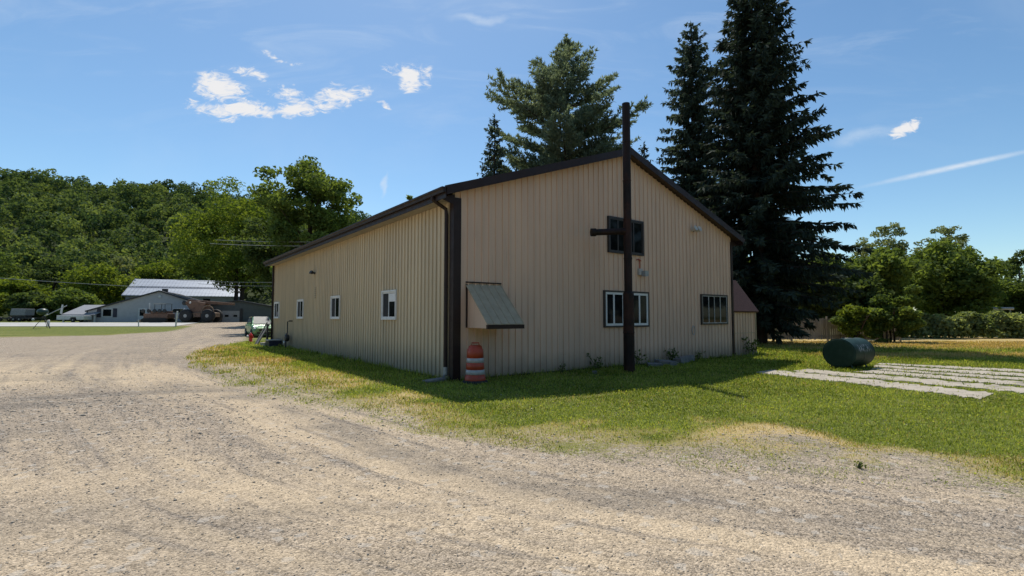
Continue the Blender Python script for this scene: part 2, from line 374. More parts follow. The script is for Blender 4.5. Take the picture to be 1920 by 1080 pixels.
def ground_height(x, y):
    i = np.clip(np.searchsorted(xs, x)-1, 0, nx-2); j = np.clip(np.searchsorted(ys, y)-1, 0, ny-2)
    u = (x-xs[i])/(xs[i+1]-xs[i]); v = (y-ys[j])/(ys[j+1]-ys[j])
    return (Z[j, i]*(1-u)+Z[j, i+1]*u)*(1-v)+(Z[j+1, i]*(1-u)+Z[j+1, i+1]*u)*v

m = bpy.data.materials.new('gravel_and_turf'); m.use_nodes = True; t = NT(m.node_tree)
p = t.n('ShaderNodeBsdfPrincipled'); o = t.n('ShaderNodeOutputMaterial'); t.l(p.outputs[0], o.inputs[0])
tc = t.n('ShaderNodeTexCoord').outputs['Object']
def attr(n): a = t.n('ShaderNodeAttribute'); a.attribute_name = n; return a.outputs['Fac']
ag, ad, as_, ak = attr('grass'), attr('dry'), attr('sand'), attr('dark')
def vor(scale, off):
    v = t.n('ShaderNodeTexVoronoi'); t.l(t.map(tc, loc=off), v.inputs['Vector']); v.inputs['Scale'].default_value = scale; return v
v1 = vor(56, (0, 0, 0)); v2 = vor(120, (3, 1, 0)); v3 = vor(13, (5, 2, 0))
def sepr(v): s = t.n('ShaderNodeSeparateColor'); t.l(v.outputs['Color'], s.inputs[0]); return s.outputs[0]
cv_ = t.n('ShaderNodeCombineXYZ'); t.l(attr('across'), cv_.inputs[0]); t.l(t.math('MULTIPLY', attr('along'), .045), cv_.inputs[1])
stn = t.noise(cv_.outputs[0], 3.2, 7, .68, .15); trk = attr('track')
as_ = t.math('ADD', as_, t.math('MULTIPLY', t.math('MULTIPLY', t.math('SUBTRACT', stn, .5), 3.0), trk), clamp=True)
ak = t.math('ADD', ak, t.math('MULTIPLY', t.rng(stn, .46, .34), t.math('MULTIPLY', trk, .75)), clamp=True)
base = t.mix(t.math('ADD', as_, t.math('MULTIPLY', t.math('SUBTRACT', t.noise(tc, 1.6, 6, .65), .5), .9), clamp=True), (.325, .265, .20), (.51, .402, .272))
base = t.mix(t.math('MULTIPLY', ak, .62), base, (.17, .15, .128))
spk = t.math('ADD', t.rng(sepr(v1), 0, 1, .46, 1.54, False), t.math('ADD', t.rng(sepr(v2), 0, 1, -.5, .5, False), t.rng(t.noise(tc, 9, 5, .7), .3, .7, -.2, .2)))
cs = t.n('ShaderNodeCombineColor'); [t.l(spk, cs.inputs[i]) for i in range(3)]
stone_amt = t.math('SUBTRACT', 1.0, t.math('MULTIPLY', as_, .45))
gravel = t.mix(t.math('MULTIPLY', stone_amt, .85), base, t.mix(1.0, base, cs.outputs[0], 'MULTIPLY'))
big = t.rng(sepr(v3), .93, .96); gravel = t.mix(t.math('MULTIPLY', big, t.math('MULTIPLY', stone_amt, .5)), gravel, (.50, .46, .40))
gn = t.noise(tc, 3.0, 6, .7); gf = t.noise(tc, 60, 3, .7)
gr = t.mix(t.rng(gn, .3, .7), (.09, .125, .018), (.20, .225, .04))
gr = t.mix(t.rng(gf, .35, .7, 0, .6), gr, (.05, .06, .014))
gr = t.mix(ad, gr, t.mix(t.rng(gf, .3, .7), (.66, .49, .22), (.40, .29, .12)))
gfac = t.math('ADD', ag, t.math('MULTIPLY', t.math('SUBTRACT', t.noise(tc, 14, 7, .8), .5), 2.2))
gfac = t.math('MULTIPLY', t.rng(gfac, .45, .95), t.rng(ag, .02, .18))
t.l(t.mix(gfac, gravel, gr), p.inputs['Base Color'])
p.inputs['Roughness'].default_value = .95; p.inputs['Specular IOR Level'].default_value = .15
hgt = t.math('ADD', t.math('MULTIPLY', v1.outputs['Distance'], -.02), t.math('ADD', t.math('MULTIPLY', v2.outputs['Distance'], -.007), t.math('MULTIPLY', t.noise(tc, 26, 5, .75), .012)))
b = t.n('ShaderNodeBump'); b.inputs['Strength'].default_value = .6; b.inputs['Distance'].default_value = 1.0; t.l(hgt, b.inputs['Height']); t.l(b.outputs[0], p.inputs['Normal'])
ground = kind(np_mesh('ground', np.stack([X.ravel(), Y.ravel(), Z.ravel()], -1), gq, m, attrs=dict(grass=g_.ravel(), dry=d_.ravel(), sand=s_.ravel(), dark=k_.ravel(), across=lat_.ravel(), along=al_.ravel(), track=win_.ravel()), smooth=True), 'structure')

# ---- far road
rx = np.linspace(-150, -41.5, 60); rows = []
for k in range(8):
    yv = 62.2+k*1.15; x_end = np.where(rx > -44, rx-.25*k, rx)
    rows.append(np.stack([x_end, np.full(60, yv), terrain(x_end, np.full(60, yv))+.02], -1))
rv = np.concatenate(rows); ri = np.arange(480).reshape(8, 60)
kind(np_mesh('road', rv, np.stack([ri[:-1, :-1], ri[:-1, 1:], ri[1:, 1:], ri[1:, :-1]], -1).reshape(-1, 4), M['asphalt']), 'structure')

# ------------------------------------------------------------------ main building
ANG = 0.640892; CX, CY = -1.5127, 13.1696
U = np.array([math.cos(ANG), math.sin(ANG)]); V = np.array([-math.sin(ANG), math.cos(ANG)])
BW, BL, HE, HR = 13.38, 21.5, 4.91, 7.18
SL = (HR-HE)/(BW/2)
def bpt(u, v): q = np.array([CX, CY])+u*U+v*V; return float(q[0]), float(q[1])
B = thing('metal_building', 'large tan ribbed metal barn with brown trim and low gable roof', 'building', (CX, CY, 0), ANG)
RIB = [(0, 0), (.164, 0), (.170, .036), (.206, .036), (.212, 0)]
def ribs(L_, pitch=.2286):
    out = []; n = int(L_/pitch)+1
    for i in range(n):
        for a, d in RIB:
            u = i*pitch+a
            if u < L_: out.append((u, d))
    out.append((L_, 0)); return out
def ribwall(name, L_, place, top, mat, parent, z0=-.06):
    """place(u, d) -> x, y in the building frame; top(u) -> wall height"""
    mb = MB(); pr = ribs(L_); vs = []
    for u, d in pr:
        x, y = place(u, d); vs += [(x, y, z0), (x, y, top(u))]
    fs = [(2*i, 2*i+2, 2*i+3, 2*i+1) for i in range(len(pr)-1)]
    return mb.add(vs, fs).build(name, mat, parent)
gtop = lambda u: HE+SL*(BW/2-abs(u-BW/2))+.06
ribwall('gable_wall', BW, lambda u, d: (u, -d), gtop, M['siding'], B)
ribwall('gable_wall', BW, lambda u, d: (BW-u, BL+d), gtop, M['siding'], B)
ribwall('side_wall', BL, lambda u, d: (-d, BL-u), lambda u: HE, M['siding_side'], B)
ribwall('side_wall', BL, lambda u, d: (BW+d, u), lambda u: HE, M['siding_side'], B)
# roof: two ribbed slopes on a slab
OE, OR, TH = .42, .32, .20
zt = lambda u: HE+SL*(BW/2-abs(u-BW/2))+TH
mb = MB()
for sgn in (0, 1):
    q = (lambda u: u) if sgn == 0 else (lambda u: BW-u)
    ue = -OE; top = [(q(ue), zt(0)-SL*OE), (q(BW/2), zt(BW/2))]
    bot = [(top[1][0], top[1][1]-.1), (top[0][0], top[0][1]-.1)]
    mb.prism(top+bot, 1, -OR, BL+OR)
    for k in range(int((BL+2*OR)/.6)):      # standing ribs of the sheets
        y = -OR+.05+k*.6; a, b2 = top; mb.prism([a, b2, (b2[0], b2[1]+.03), (a[0], a[1]+.03)], 1, y, y+.05)
mb.prism([(BW/2-.18, zt(BW/2)-.02), (BW/2, zt(BW/2)+.05), (BW/2+.18, zt(BW/2)-.02)], 1, -OR-.01, BL+OR+.01)
mb.build('roof', M['roof'], B)
for yy0 in (-OR-.03, BL+OR):                # rake boards
    mb = MB()
    for q in (lambda u: u, lambda u: BW-u):
        z0 = zt(0)-SL*OE; z1 = zt(BW/2)
        mb.prism([(q(-OE), z0+.02), (q(BW/2), z1+.02), (q(BW/2), z1-.22), (q(-OE), z0-.22)], 1, yy0, yy0+.03)
    mb.build('rake_board', M['brown'], B)
for q, nm in ((lambda u: u, 'left'), (lambda u: BW-u, 'right')):
    ze = zt(0)-SL*OE
    mb = MB(); a, b2 = sorted((q(-OE), q(-OE-.025)))
    mb.box(a, b2, -OR, BL+OR, ze-.30, ze-.012); mb.build('eave_board', M['brown'], B)
    mb = MB()                                # K-style gutter
    pr = [(-OE-.028, ze-.03), (-OE-.14, ze-.03), (-OE-.14, ze-.07), (-OE-.11, ze-.10), (-OE-.10, ze-.165), (-OE-.028, ze-.165)]
    mb.prism([(q(x), z) for x, z in pr], 1, -OR-.02, BL+OR+.02); mb.build('gutter', M['brown'], B)
    mb = MB(); a, b2 = sorted((q(-OE+.002), q(-.022)))
    mb.box(a, b2, -.03, BL, ze-.27, ze-.25); mb.build('soffit', M['soffit'], B)
    mb = MB(); mb.prism([(q(-OE), ze-.235), (q(-.02), ze-.235+.4*SL), (q(-.02), ze-.27-.12), (q(-OE), ze-.27)], 1, -.05, -.032); mb.build('eave_return', M['brown'], B)
# corner trims
mb = MB(); mb.prism([(-.055, -.055), (.175, -.055), (.175, -.022), (-.022, -.022), (-.022, .15), (-.055, .15)], 2, -.05, 4.78); mb.build('corner_trim', M['brown'], B)
mb = MB(); mb.prism([(BW+.05, -.05), (BW-.07, -.05), (BW-.07, -.022), (BW+.022, -.022), (BW+.022, .1), (BW+.05, .1)], 2, -.05, 4.78); mb.build('corner_trim', M['brown'], B)
mb = MB(); mb.prism([(-.05, BL+.05), (-.05, BL-.1), (-.022, BL-.1), (-.022, BL+.022), (.1, BL+.022), (.1, BL+.05)], 2, -.05, 4.78); mb.build('corner_trim', M['brown'], B)
ze = zt(0)-SL*OE
mb = MB(); mb.tube([(-OE-.08, .30, ze-.16), (-OE-.08, .30, ze-.24), (-.30, .27, ze-.36), (-.12, .25, ze-.46), (-.10, .25, ze-.62), (-.10, .25, .34)], .052, 8); dsp = mb.build('downspout', M['brown'], B)
mb = MB(); mb.tube([(-.10, .25, .34), (-.10, .25, .14), (-.16, .22, .06)], .058, 8); mb.build('outlet_elbow', M['steel'], dsp)
mb = MB(); mb.tube([(-.09, BL-.25, ze-.2), (-.09, BL-.25, .1)], .05, 8); mb.build('downspout', M['brown'], B)
mb = MB(); mb.tube([(BW+.12, .12, ze-.2), (BW+.12, .12, .25), (BW+.13, .0, .08)], .06, 8); mb.build('downspout', M['brown'], B)
mb = MB(); mb.box(0, BW, -.050, -.037, -.06, .035); mb.build('base_trim', M['brown'], B)  # dark trim that doubles as the shadow band along the wall foot
mb = MB(); mb.box(-.050, -.037, .2, BL, -.06, .035); mb.build('base_trim', M['brown'], B)

def window(u0, u1, z0, z1, side, fr, outer, mull, fw=.06, panes=None, label=None):
    """side 'g': on the gable wall (faces -y); 's': on the side wall (faces -x)"""
    def bx(mb, a, b2, c, d, p0, p1):       # along-wall a..b2, height c..d, proud p0..p1
        if side == 'g': mb.box(a, b2, -p1, -p0, c, d)
        else: mb.box(-p1, -p0, a, b2, c, d)
    def ring(mb, a, b2, c, d, w, p0, p1):
        bx(mb, a, b2, d-w, d, p0, p1); bx(mb, a, b2, c, c+w, p0, p1); bx(mb, a, a+w, c+w, d-w, p0, p1); bx(mb, b2-w, b2, c+w, d-w, p0, p1)
    mb = MB(); ring(mb, u0, u1, z0, z1, .055, .0, .070 if outer is not fr else .083); w = mb.build('window', outer, B)
    if label: w['label'] = label
    a, b2, c, d = u0+.056, u1-.056, z0+.056, z1-.056
    mb = MB(); ring(mb, a, b2, c, d, fw, .001, .062)
    for mu, mw in mull: bx(mb, mu-mw/2, mu+mw/2, c+fw, d-fw, .002, .060)
    mb.build('frame', fr, w)
    edges = [a+fw]+[q for mu, mw in mull for q in (mu-mw/2, mu+mw/2)]+[b2-fw]
    for i in range(0, len(edges), 2):
        mb = MB(); pm = (panes or {}).get(i//2, M['glass']); off = .042 if (i//2) % 2 else .048
        if side == 'g': mb.add([(edges[i], -off, c+fw), (edges[i+1], -off, c+fw), (edges[i+1], -off, d-fw), (edges[i], -off, d-fw)], [(0, 1, 2, 3)])
        else: mb.add([(-off, edges[i+1], c+fw), (-off, edges[i], c+fw), (-off, edges[i], d-fw), (-off, edges[i+1], d-fw)], [(0, 1, 2, 3)])
        mb.build('pane', pm, w)
    return w
window(5.83, 7.62, 3.78, 5.0, 'g', M['darkframe'], M['darkframe'], [(6.30, .05), (7.10, .05)], .04, label='dark framed upper gable window')
wn = window(5.60, 7.87, 1.30, 2.52, 'g', M['white'], M['darkframe'], [(6.06, .07), (6.52, .07), (7.36, .07)], .075, label='wide pale framed window low on the gable')
mb = MB()
random.seed(4)
for k in range(7):
    x = 5.78+k*.10; h_ = random.uniform(.06, .22); mb.box(x, x+.08, -.0445, -.036, 1.44, 1.44+h_)
window(11.08, 12.95, 1.34, 2.54, 'g', M['greyframe'], M['darkframe'], [(11.58, .045), (11.98, .03), (12.40, .045)], .03, label='dark window beside the right corner')
for i, v0 in enumerate((3.50, 8.95, 14.45, 19.68)):
    w = window(v0, v0+1.17, 1.555, 2.51, 's', M['white'], M['white'], [(v0+.585, .045)], .045, panes={1: M['screen']}, label='white vinyl sliding window'+(' with blind half down' if i == 0 else ''))
    if i == 0:
        mb = MB(); mb.box(-.054, -.049, v0+.11, v0+.56, 2.02+.12, 2.40); mb.build('blind', M['blind'], w)

# hood on the gable wall
mb = MB(); hu0, hu1, hz0, hz1, hd = .37, 1.46, 1.36, 2.52, 1.0
mb.prism([(-.02, hz0), (-hd, hz0), (-hd, hz0+.09), (-.02, hz1-.04)], 0, hu0+.02, hu1-.02)
hood = mb.build('vent_hood', M['siding'], B)
mb = MB(); n = 5
sl = (hz1-hz0-.10)/(hd)
for k in range(n):
    a = hu0-.03+k*(hu1-hu0+.06)/n; b2 = a+(hu1-hu0+.06)/n
    mb.add([(a+.0, -.0, hz1+.012), (b2-.025, -.0, hz1+.012), (b2-.025, -hd-.05, hz0+.115), (a, -hd-.05, hz0+.115),
            (a+.0, -.0, hz1-.01), (b2-.025, -.0, hz1-.01), (b2-.025, -hd-.05, hz0+.095), (a, -hd-.05, hz0+.095)],
           [(0, 1, 2, 3), (4, 7, 6, 5), (3, 2, 6, 7), (0, 3, 7, 4), (1, 5, 6, 2)])
    mb.add([(b2-.025, 0, hz1-.01), (b2, 0, hz1-.01), (b2, -hd-.05, hz0+.095), (b2-.025, -hd-.05, hz0+.095),
            (b2-.025, 0, hz1+.035), (b2, 0, hz1+.035), (b2, -hd-.05, hz0+.138), (b2-.025, -hd-.05, hz0+.138)],
           [(4, 5, 6, 7), (0, 4, 7, 3), (1, 2, 6, 5), (3, 7, 6, 2)])
mb.build('hood_roof', M['hood'], hood)
mb = MB(); mb.box(hu0-.03, hu1+.03, -hd-.075, -hd-.002, hz0-.015, hz0+.09); mb.build('drip_edge', M['brown'], hood)
mb = MB(); mb.box(hu0-.03, hu1+.03, -.045, -.021, hz1+.03, hz1+.065); mb.box(hu0-.02, hu0+.018, -.05, -.021, hz0, hz1-.01); mb.build('flashing', M['brown'], hood)

# lamps, meter box, cable, louvre
def floodlight(cx, z, place, mat, k=1.0):
    """place(a, out, z): a along the wall"""
    mb = MB(); mb.lathe([(.05, 0), (.07, .01), (.05, .05)], 12, place(cx, 0, z)); f = mb.build('security_light', M['black'], B)
    for s in (-1, 1):
        mt = place(cx+s*.10*k, .16, z+.03) @ Matrix.Scale(k, 4)
        mb = MB(); mb.tube([place(cx, .03, z) @ Vector((0, 0, 0)), place(cx+s*.07, .1, z+.02) @ Vector((0, 0, 0))], .015, 6)
        mb.lathe([(.03, -.09), (.045, -.07), (.075, .04), (.082, .06), (.07, .062), (.0, .05)], 12, mt)
        mb.build('lamp_head', mat, f)
gp_ = lambda a, o_, z: Matrix.Translation((a, -.02-o_, z)) @ Matrix.Rotation(R(68), 4, 'X')
sp_ = lambda a, o_, z: Matrix.Translation((-.02-o_, a, z)) @ Matrix.Rotation(R(-68), 4, 'Y')
floodlight(10.65, 5.0, gp_, M['lamp'], 1.35); floodlight(12.67, 3.66, sp_, M['black'])
mb = MB(); mb.box(7.33, 7.50, -.10, -.02, 3.10, 3.32); mbx = mb.build('meter_box', M['lamp'], B)
mb = MB(); mb.box(7.44, 7.62, -.26, -.105, 3.06, 3.24); mb.build('lens', M['steel'], mbx)
mb = MB(); mb.tube([(7.42, -.04, 3.33), (7.42, -.04, 3.56), (7.36, -.04, 3.66)], .015, 6); mb.tube([(7.25, -.04, 3.62), (7.36, -.04, 3.66), (7.50, -.04, 3.60)], .018, 6); mb.build('conduit', M['orange'], mbx)
mb = MB(); mb.tube([(10.52+.09*math.sin(a), -.056, 1.13+.17*math.cos(a)) for a in np.linspace(0, 2*math.pi, 20)], .014, 6, False); mb.build('cable_loop', M['steel'], B)
mb = MB()
for k in range(6): mb.box(-.055, -.018, 12.40, 12.62, 2.50+k*.09, 2.555+k*.09)
mb.build('louvre_vent', M['hood'], B)
# ------------------------------------------------------------------ shed at the right side
SH = thing('lean_to_shed', 'narrow tan shed with steep rusty brown roof against barn', 'shed', (*bpt(BW+.35, .35), 0), ANG)
sw, sdp = 2.15, 3.0
mb = MB(); pr = ribs(sw)
mb.add([p_ for u, d in pr for p_ in ((u, -d, -.05), (u, -d, 2.0))], [(2*i, 2*i+2, 2*i+3, 2*i+1) for i in range(len(pr)-1)]); mb.build('front_wall', M['siding'], SH)
mb = MB(); mb.prism([(0, -.05), (sdp, -.05), (sdp, 2.0), (1.6, 3.3), (.95, 3.3), (0, 2.0)], 0, sw-.03, sw); mb.prism([(0.02, -.05), (sdp, -.05), (sdp, 2.0), (1.6, 3.3), (.95, 3.3), (0.02, 2.0)], 0, 0, .03); mb.build('side_wall', M['siding'], SH)
mb = MB(); mb.prism([(-.14, 1.90), (.92, 3.36), (1.62, 3.36), (sdp+.1, 1.95), (sdp+.1, 1.88), (1.6, 3.29), (.95, 3.29), (-.10, 1.84)], 0, -.25, sw+.10); mb.build('roof', M['shingle'], SH)
mb = MB(); mb.box(.0, sw, -.050, -.037, .93, .95); mb.box(sw-.05, sw+.02, -.05, -.022, -.03, 1.9); mb.build('trim', M['hood'], SH)

# ------------------------------------------------------------------ chimney pipe
px_, py_ = bpt(5.33, -1.29)
CH = thing('chimney_pipe', 'tall sooty rust brown stovepipe with side arm before the gable', 'pipe', (px_, py_, 0))
mb = MB(); mb.lathe([(.165, -.05), (.165, 2.35), (.13, 2.42), (.122, 2.44), (.122, 8.25), (.112, 8.25), (.112, 8.13), (0, 8.13)], 20)
for z in (1.15, 3.4, 4.6, 5.8, 7.0): mb.lathe([(.124 if z > 2 else .167, z), (.130 if z > 2 else .173, z+.01), (.130 if z > 2 else .173, z+.04), (.124 if z > 2 else .167, z+.05)], 20)
pipe = mb.build('pipe', M['pipe'], CH)
mb = MB(); mb.tube([(.0, 0, 4.26), (-1.05, -.16, 4.20)], .098, 16); mb.tube([(-1.0, -.15, 4.203), (-1.14, -.172, 4.195)], .122, 16); mb.tube([(-.13, -.02, 4.252), (-.20, -.03, 4.25)], .115, 16); mb.build('side_arm', M['pipe'], CH)

# ------------------------------------------------------------------ traffic drum
DR = thing('traffic_drum', 'orange traffic drum with two white bands under the hood', 'traffic drum', (-.93, 12.86, -.01), .3)
def rr(z): return .255-.065*z
body = [(.0, .03), (rr(.03), .03), (rr(.14), .14), (rr(.14)-.012, .145), (rr(.22)-.012, .22)]
mb = MB(); mb.lathe([(rr(.0)+.01, .0), (rr(.12)+.012, .15), (rr(.15), .16), (rr(.22), .2), (rr(.22)-.008, .205), (rr(.33)-.008, .335), (rr(.33), .34), (rr(.5), .5), (rr(.5)-.008, .505), (rr(.63)-.008, .625), (rr(.63), .63),
                       (rr(.84), .84), (rr(.86)-.02, .86), (rr(.92)-.03, .92), (.12, .945), (0, .945)], 28); mb.build('barrel', M['orange'], DR, True)
for z0, z1 in ((.215, .335), (.51, .625)):
    mb = MB(); mb.lathe([(rr(z0)-.006, z0), (rr(z0)+.002, z0+.004), (rr(z1)+.002, z1-.004), (rr(z1)-.006, z1)], 28); mb.build('reflective_band', M['reflective'], DR, True)
mb = MB(); mb.tube([(-.10, 0, .94), (-.09, 0, 1.0), (.09, 0, 1.0), (.10, 0, .94)], .016, 8); mb.build('handle', M['orange'], DR)
mb = MB(); mb.lathe([(.27, .0), (.33, .005), (.315, .05), (.275, .07)], 28); mb.build('base_ring', M['rubber'], DR)

# ------------------------------------------------------------------ fuel tank
TK = thing('fuel_tank', 'dark green fuel oil tank lying by the concrete strips', 'tank', (10.45, 16.25, 0), R(33))
# axis along +x of its frame, oval section 1.02 wide, .92 tall
def oval(k, n=40, w=1.0, h=.93):
    a = 2*math.pi*k/n; c, s = math.cos(a), math.sin(a); e = 1.0
    return (w/2*math.copysign(abs(c)**e, c), h/2*math.copysign(abs(s)**e, s))
mb = MB(); n = 40; LT = 1.32; prof = [(-.012, .90), (0, .975), (.0, 1.0), (.025, 1.0), (.03, .99), (LT-.03, .99), (LT-.025, 1.0), (LT, 1.0), (LT, .975), (LT+.012, .9)]
vs = []
for x, sc in prof:
    for k in range(n):
        a, b2 = oval(k); vs.append((x, a*sc, .49+b2*sc))
fs = [(i*n+k, i*n+(k+1) % n, (i+1)*n+(k+1) % n, (i+1)*n+k) for i in range(len(prof)-1) for k in range(n)]+[tuple(range(n)), tuple(range((len(prof)-1)*n, len(prof)*n))[::-1]]
m2 = bpy.data.materials.new('scuffed_green_paint'); m2.use_nodes = True; t = NT(m2.node_tree)
p = t.n('ShaderNodeBsdfPrincipled'); o = t.n('ShaderNodeOutputMaterial'); t.l(p.outputs[0], o.inputs[0]); tc = t.n('ShaderNodeTexCoord').outputs['Object']
col = t.mix(t.rng(t.noise(tc, 4, 5), .35, .7), (.008, .028, .018), (.016, .040, .028))
sp = t.n('ShaderNodeSeparateXYZ'); t.l(tc, sp.inputs[0])
band = t.math('MULTIPLY', t.math('MULTIPLY', t.rng(sp.outputs[2], .5, .6), t.rng(sp.outputs[2], .8, .72)), t.math('MULTIPLY', t.rng(sp.outputs[0], .15, .3), t.rng(sp.outputs[0], 1.15, 1.0)))
col = t.mix(t.math('MULTIPLY', band, t.rng(t.noise(t.map(tc, sc=(3.0, 1, 1)), 7, 5, .75), .5, .6)), col, (.36, .38, .38))
t.l(col, p.inputs['Base Color']); p.inputs['Roughness'].default_value = .55; p.inputs['Specular IOR Level'].default_value = .25
mb.add(vs, fs); sh = mb.build('tank_body', m2, TK, False)
mb = MB()
for xs_ in (.64,):
    vs = [(xs_+dx, oval(k)[0]*sc, .49+oval(k)[1]*sc) for dx, sc in ((-.012, 1.0), (-.008, 1.008), (.008, 1.008), (.012, 1.0)) for k in range(n)]
    mb.add(vs, [(i*n+k, i*n+(k+1) % n, (i+1)*n+(k+1) % n, (i+1)*n+k) for i in range(3) for k in range(n)])
mb.build('weld_seam', M['tank'], TK)
for x in (.16, 1.12):
    for s in (-1, 1):
        mb = MB(); mb.tube([(x, s*.25, .16), (x, s*.32, .02)], .025, 8); mb.box(x-.05, x+.05, s*.32-.05, s*.32+.05, -.01, .03); mb.build('leg', M['tank'], TK)
for x, h_ in ((.35, .985), (.8, .975)):
    mb = MB(); mb.tube([(x, .02, .94), (x, .02, h_)], .04, 10); mb.build('filler_cap', M['black'], TK)

# ------------------------------------------------------------------ concrete strips
def gpt(px, py):
    d = ray(px, py); k = EYE/-d[2]; return d[0]*k, d[1]*k
strips = [((1410, 699), (1838, 749), (1452, 692.8), (1868, 736.6)), ((1480, 696.5), (1925, 739.5), (1518, 691), (1925, 726.6)),
          ((1600, 697.4), (1925, 725.7), (1640, 694), (1925, 716)), ((1632, 693.2), (1925, 715), (1640, 689.4), (1925, 708.4)),
          ((1636, 688.6), (1925, 707.5), (1642, 684.8), (1925, 700.4)), ((1642, 684), (1925, 699.5), (1650, 680.5), (1925, 693.5))]
ext = lambda a, b2: (a[0]+(b2[0]-a[0])*1.35, a[1]+(b2[1]-a[1])*1.35)
strips = strips[:1]+[(a, ext(a, b2), c, ext(c, d)) for a, b2, c, d in strips[1:]]
rng = np.random.default_rng(7)
for a, b2, c, d in strips:
    A, Bb, Cc, Dd = [np.array(gpt(*q)) for q in (a, b2, c, d)]
    n = 60; mb = MB(); vs = []
    for i in range(n+1):
        f = i/n; e0 = A+(Bb-A)*f; e1 = Cc+(Dd-Cc)*f; w = e1-e0
        e0 = e0+w*(.11+.13*rng.uniform(-1, 1)); e1 = e1-w*(.11+.13*rng.uniform(-1, 1))
        for e in (e0, e1): vs.append((e[0], e[1], float(ground_height(np.array(e[0]), np.array(e[1])))+.018))
        for e in (e0, e1): vs.append((e[0], e[1], -.06))
    fs = []
    for i in range(n):
        k = 4*i; fs += [(k, k+4, k+5, k+1), (k, k+2, k+6, k+4), (k+1, k+5, k+7, k+3)]
    fs += [(0, 1, 3, 2), (4*n, 4*n+2, 4*n+3, 4*n+1)]
    kind(mb.add(vs, fs).build('pavement', M['concrete']), 'structure')

# ------------------------------------------------------------------ leaves
def diamonds(C, A, Bv):
    """quads centred on C with half-diagonals A and Bv"""
    v = np.stack([C-A, C+Bv, C+A, C-Bv], 1).reshape(-1, 3); f = np.arange(len(v)).reshape(-1, 4); return v, f
def unit(a): return a/np.maximum(np.linalg.norm(a, axis=-1, keepdims=True), 1e-9)
def rand_leaves(C, size, rg, flat=.0, asp=.6):
    n = len(C); a = unit(rg.normal(size=(n, 3))*np.array([1, 1, 1-flat])); b2 = unit(np.cross(a, rg.normal(size=(n, 3))))
    s = (np.asarray(size)*rg.uniform(.6, 1.3, n))[:, None]
    return diamonds(C, a*s, b2*s*asp)
def deciduous(name, label, px, d, top, hw, zlow, leaf, ls=.26, n=14000, seed=1, cat='tree', group=None, bark='bark', stems=1, ncl=None, lumps=.35, gap=1.0, xoff=0, depthscale=1.0):
    ls *= .8; n = int(n*1.45); rg = np.random.default_rng(seed); x0, y0, z0 = at(px, d)
    ztop = EYE+(594-top)/F*d-z0; rx = hw/F*d; zl = zlow
    root = thing(name, label, cat, (x0, y0, z0-.05), 0, group)
    zc = (ztop+zl)/2; rz = (ztop-zl)/2
    ncl = ncl or int(50+n/220)
    dirs = unit(rg.normal(size=(ncl, 3))); rad = rg.uniform(.25, 1, ncl)**.5
    lump = 1+lumps*(np.sin(dirs[:, 0]*4.1+seed)+np.sin(dirs[:, 1]*4.7+seed*2)+np.sin(dirs[:, 2]*5.3+seed*3))/3
    crad = rg.uniform(.16, .30, ncl)*rx*gap
    P = dirs*rad[:, None]*lump[:, None]*np.array([rx, rx*depthscale, rz]); P *= np.clip(1-crad/rx*.55, .5, 1)[:, None]; P[:, 2] += zc
    P[:, 2] = np.maximum(P[:, 2], zl*.9)
    per = rg.multinomial(n, crad**2/np.sum(crad**2)); ci = np.repeat(np.arange(ncl), per)
    off = unit(rg.normal(size=(n, 3)))*(rg.uniform(0, 1, n)**.45)[:, None]*crad[ci][:, None]*np.array([1.15, 1.15, .75])
    C = P[ci]+off
    ctint = rg.uniform(.1, .8, ncl)
    tint = np.clip(ctint[ci]+rg.normal(0, .22, n), 0, 1)
    v, f = rand_leaves(C, np.full(n, ls), rg, .3)
    np_mesh('crown', v, f, L[leaf], root, np.repeat(tint, 4))
    mb = MB(); tr = max(.10, .022*ztop)
    for s in range(stems):
        b0 = np.array([0, 0, 0.]) if stems == 1 else np.array([rg.uniform(-.6, .6), rg.uniform(-.4, .4), 0])
        lean = rg.uniform(-.5, .5, 2)*(1 if stems == 1 else 3)
        tp = np.array([lean[0], lean[1], zc+rz*.35]); pts = [b0+(tp-b0)*q+np.array([rg.uniform(-.1, .1), rg.uniform(-.1, .1), 0])*q for q in np.linspace(0, 1, 6)]
        mb.tube(pts, [tr*(1.25 if q == 0 else 1-.72*q)/(stems**.4) for q in np.linspace(0, 1, 6)], 8)
        for k in rg.choice(ncl, max(6, min(ncl, 26)//stems), False):
            q = rg.uniform(.25, .95); s0 = b0+(tp-b0)*q; e = P[k]
            if e[2] < s0[2]-1: s0 = b0+(tp-b0)*.3
            md = (s0+e)/2+np.array([0, 0, -.08*np.linalg.norm(e-s0)]); mb.tube([s0, md, e], [tr*.26/(stems**.5), tr*.13/(stems**.3), tr*.03], 5)
    mb.build('trunk', M[bark], root)
    return root
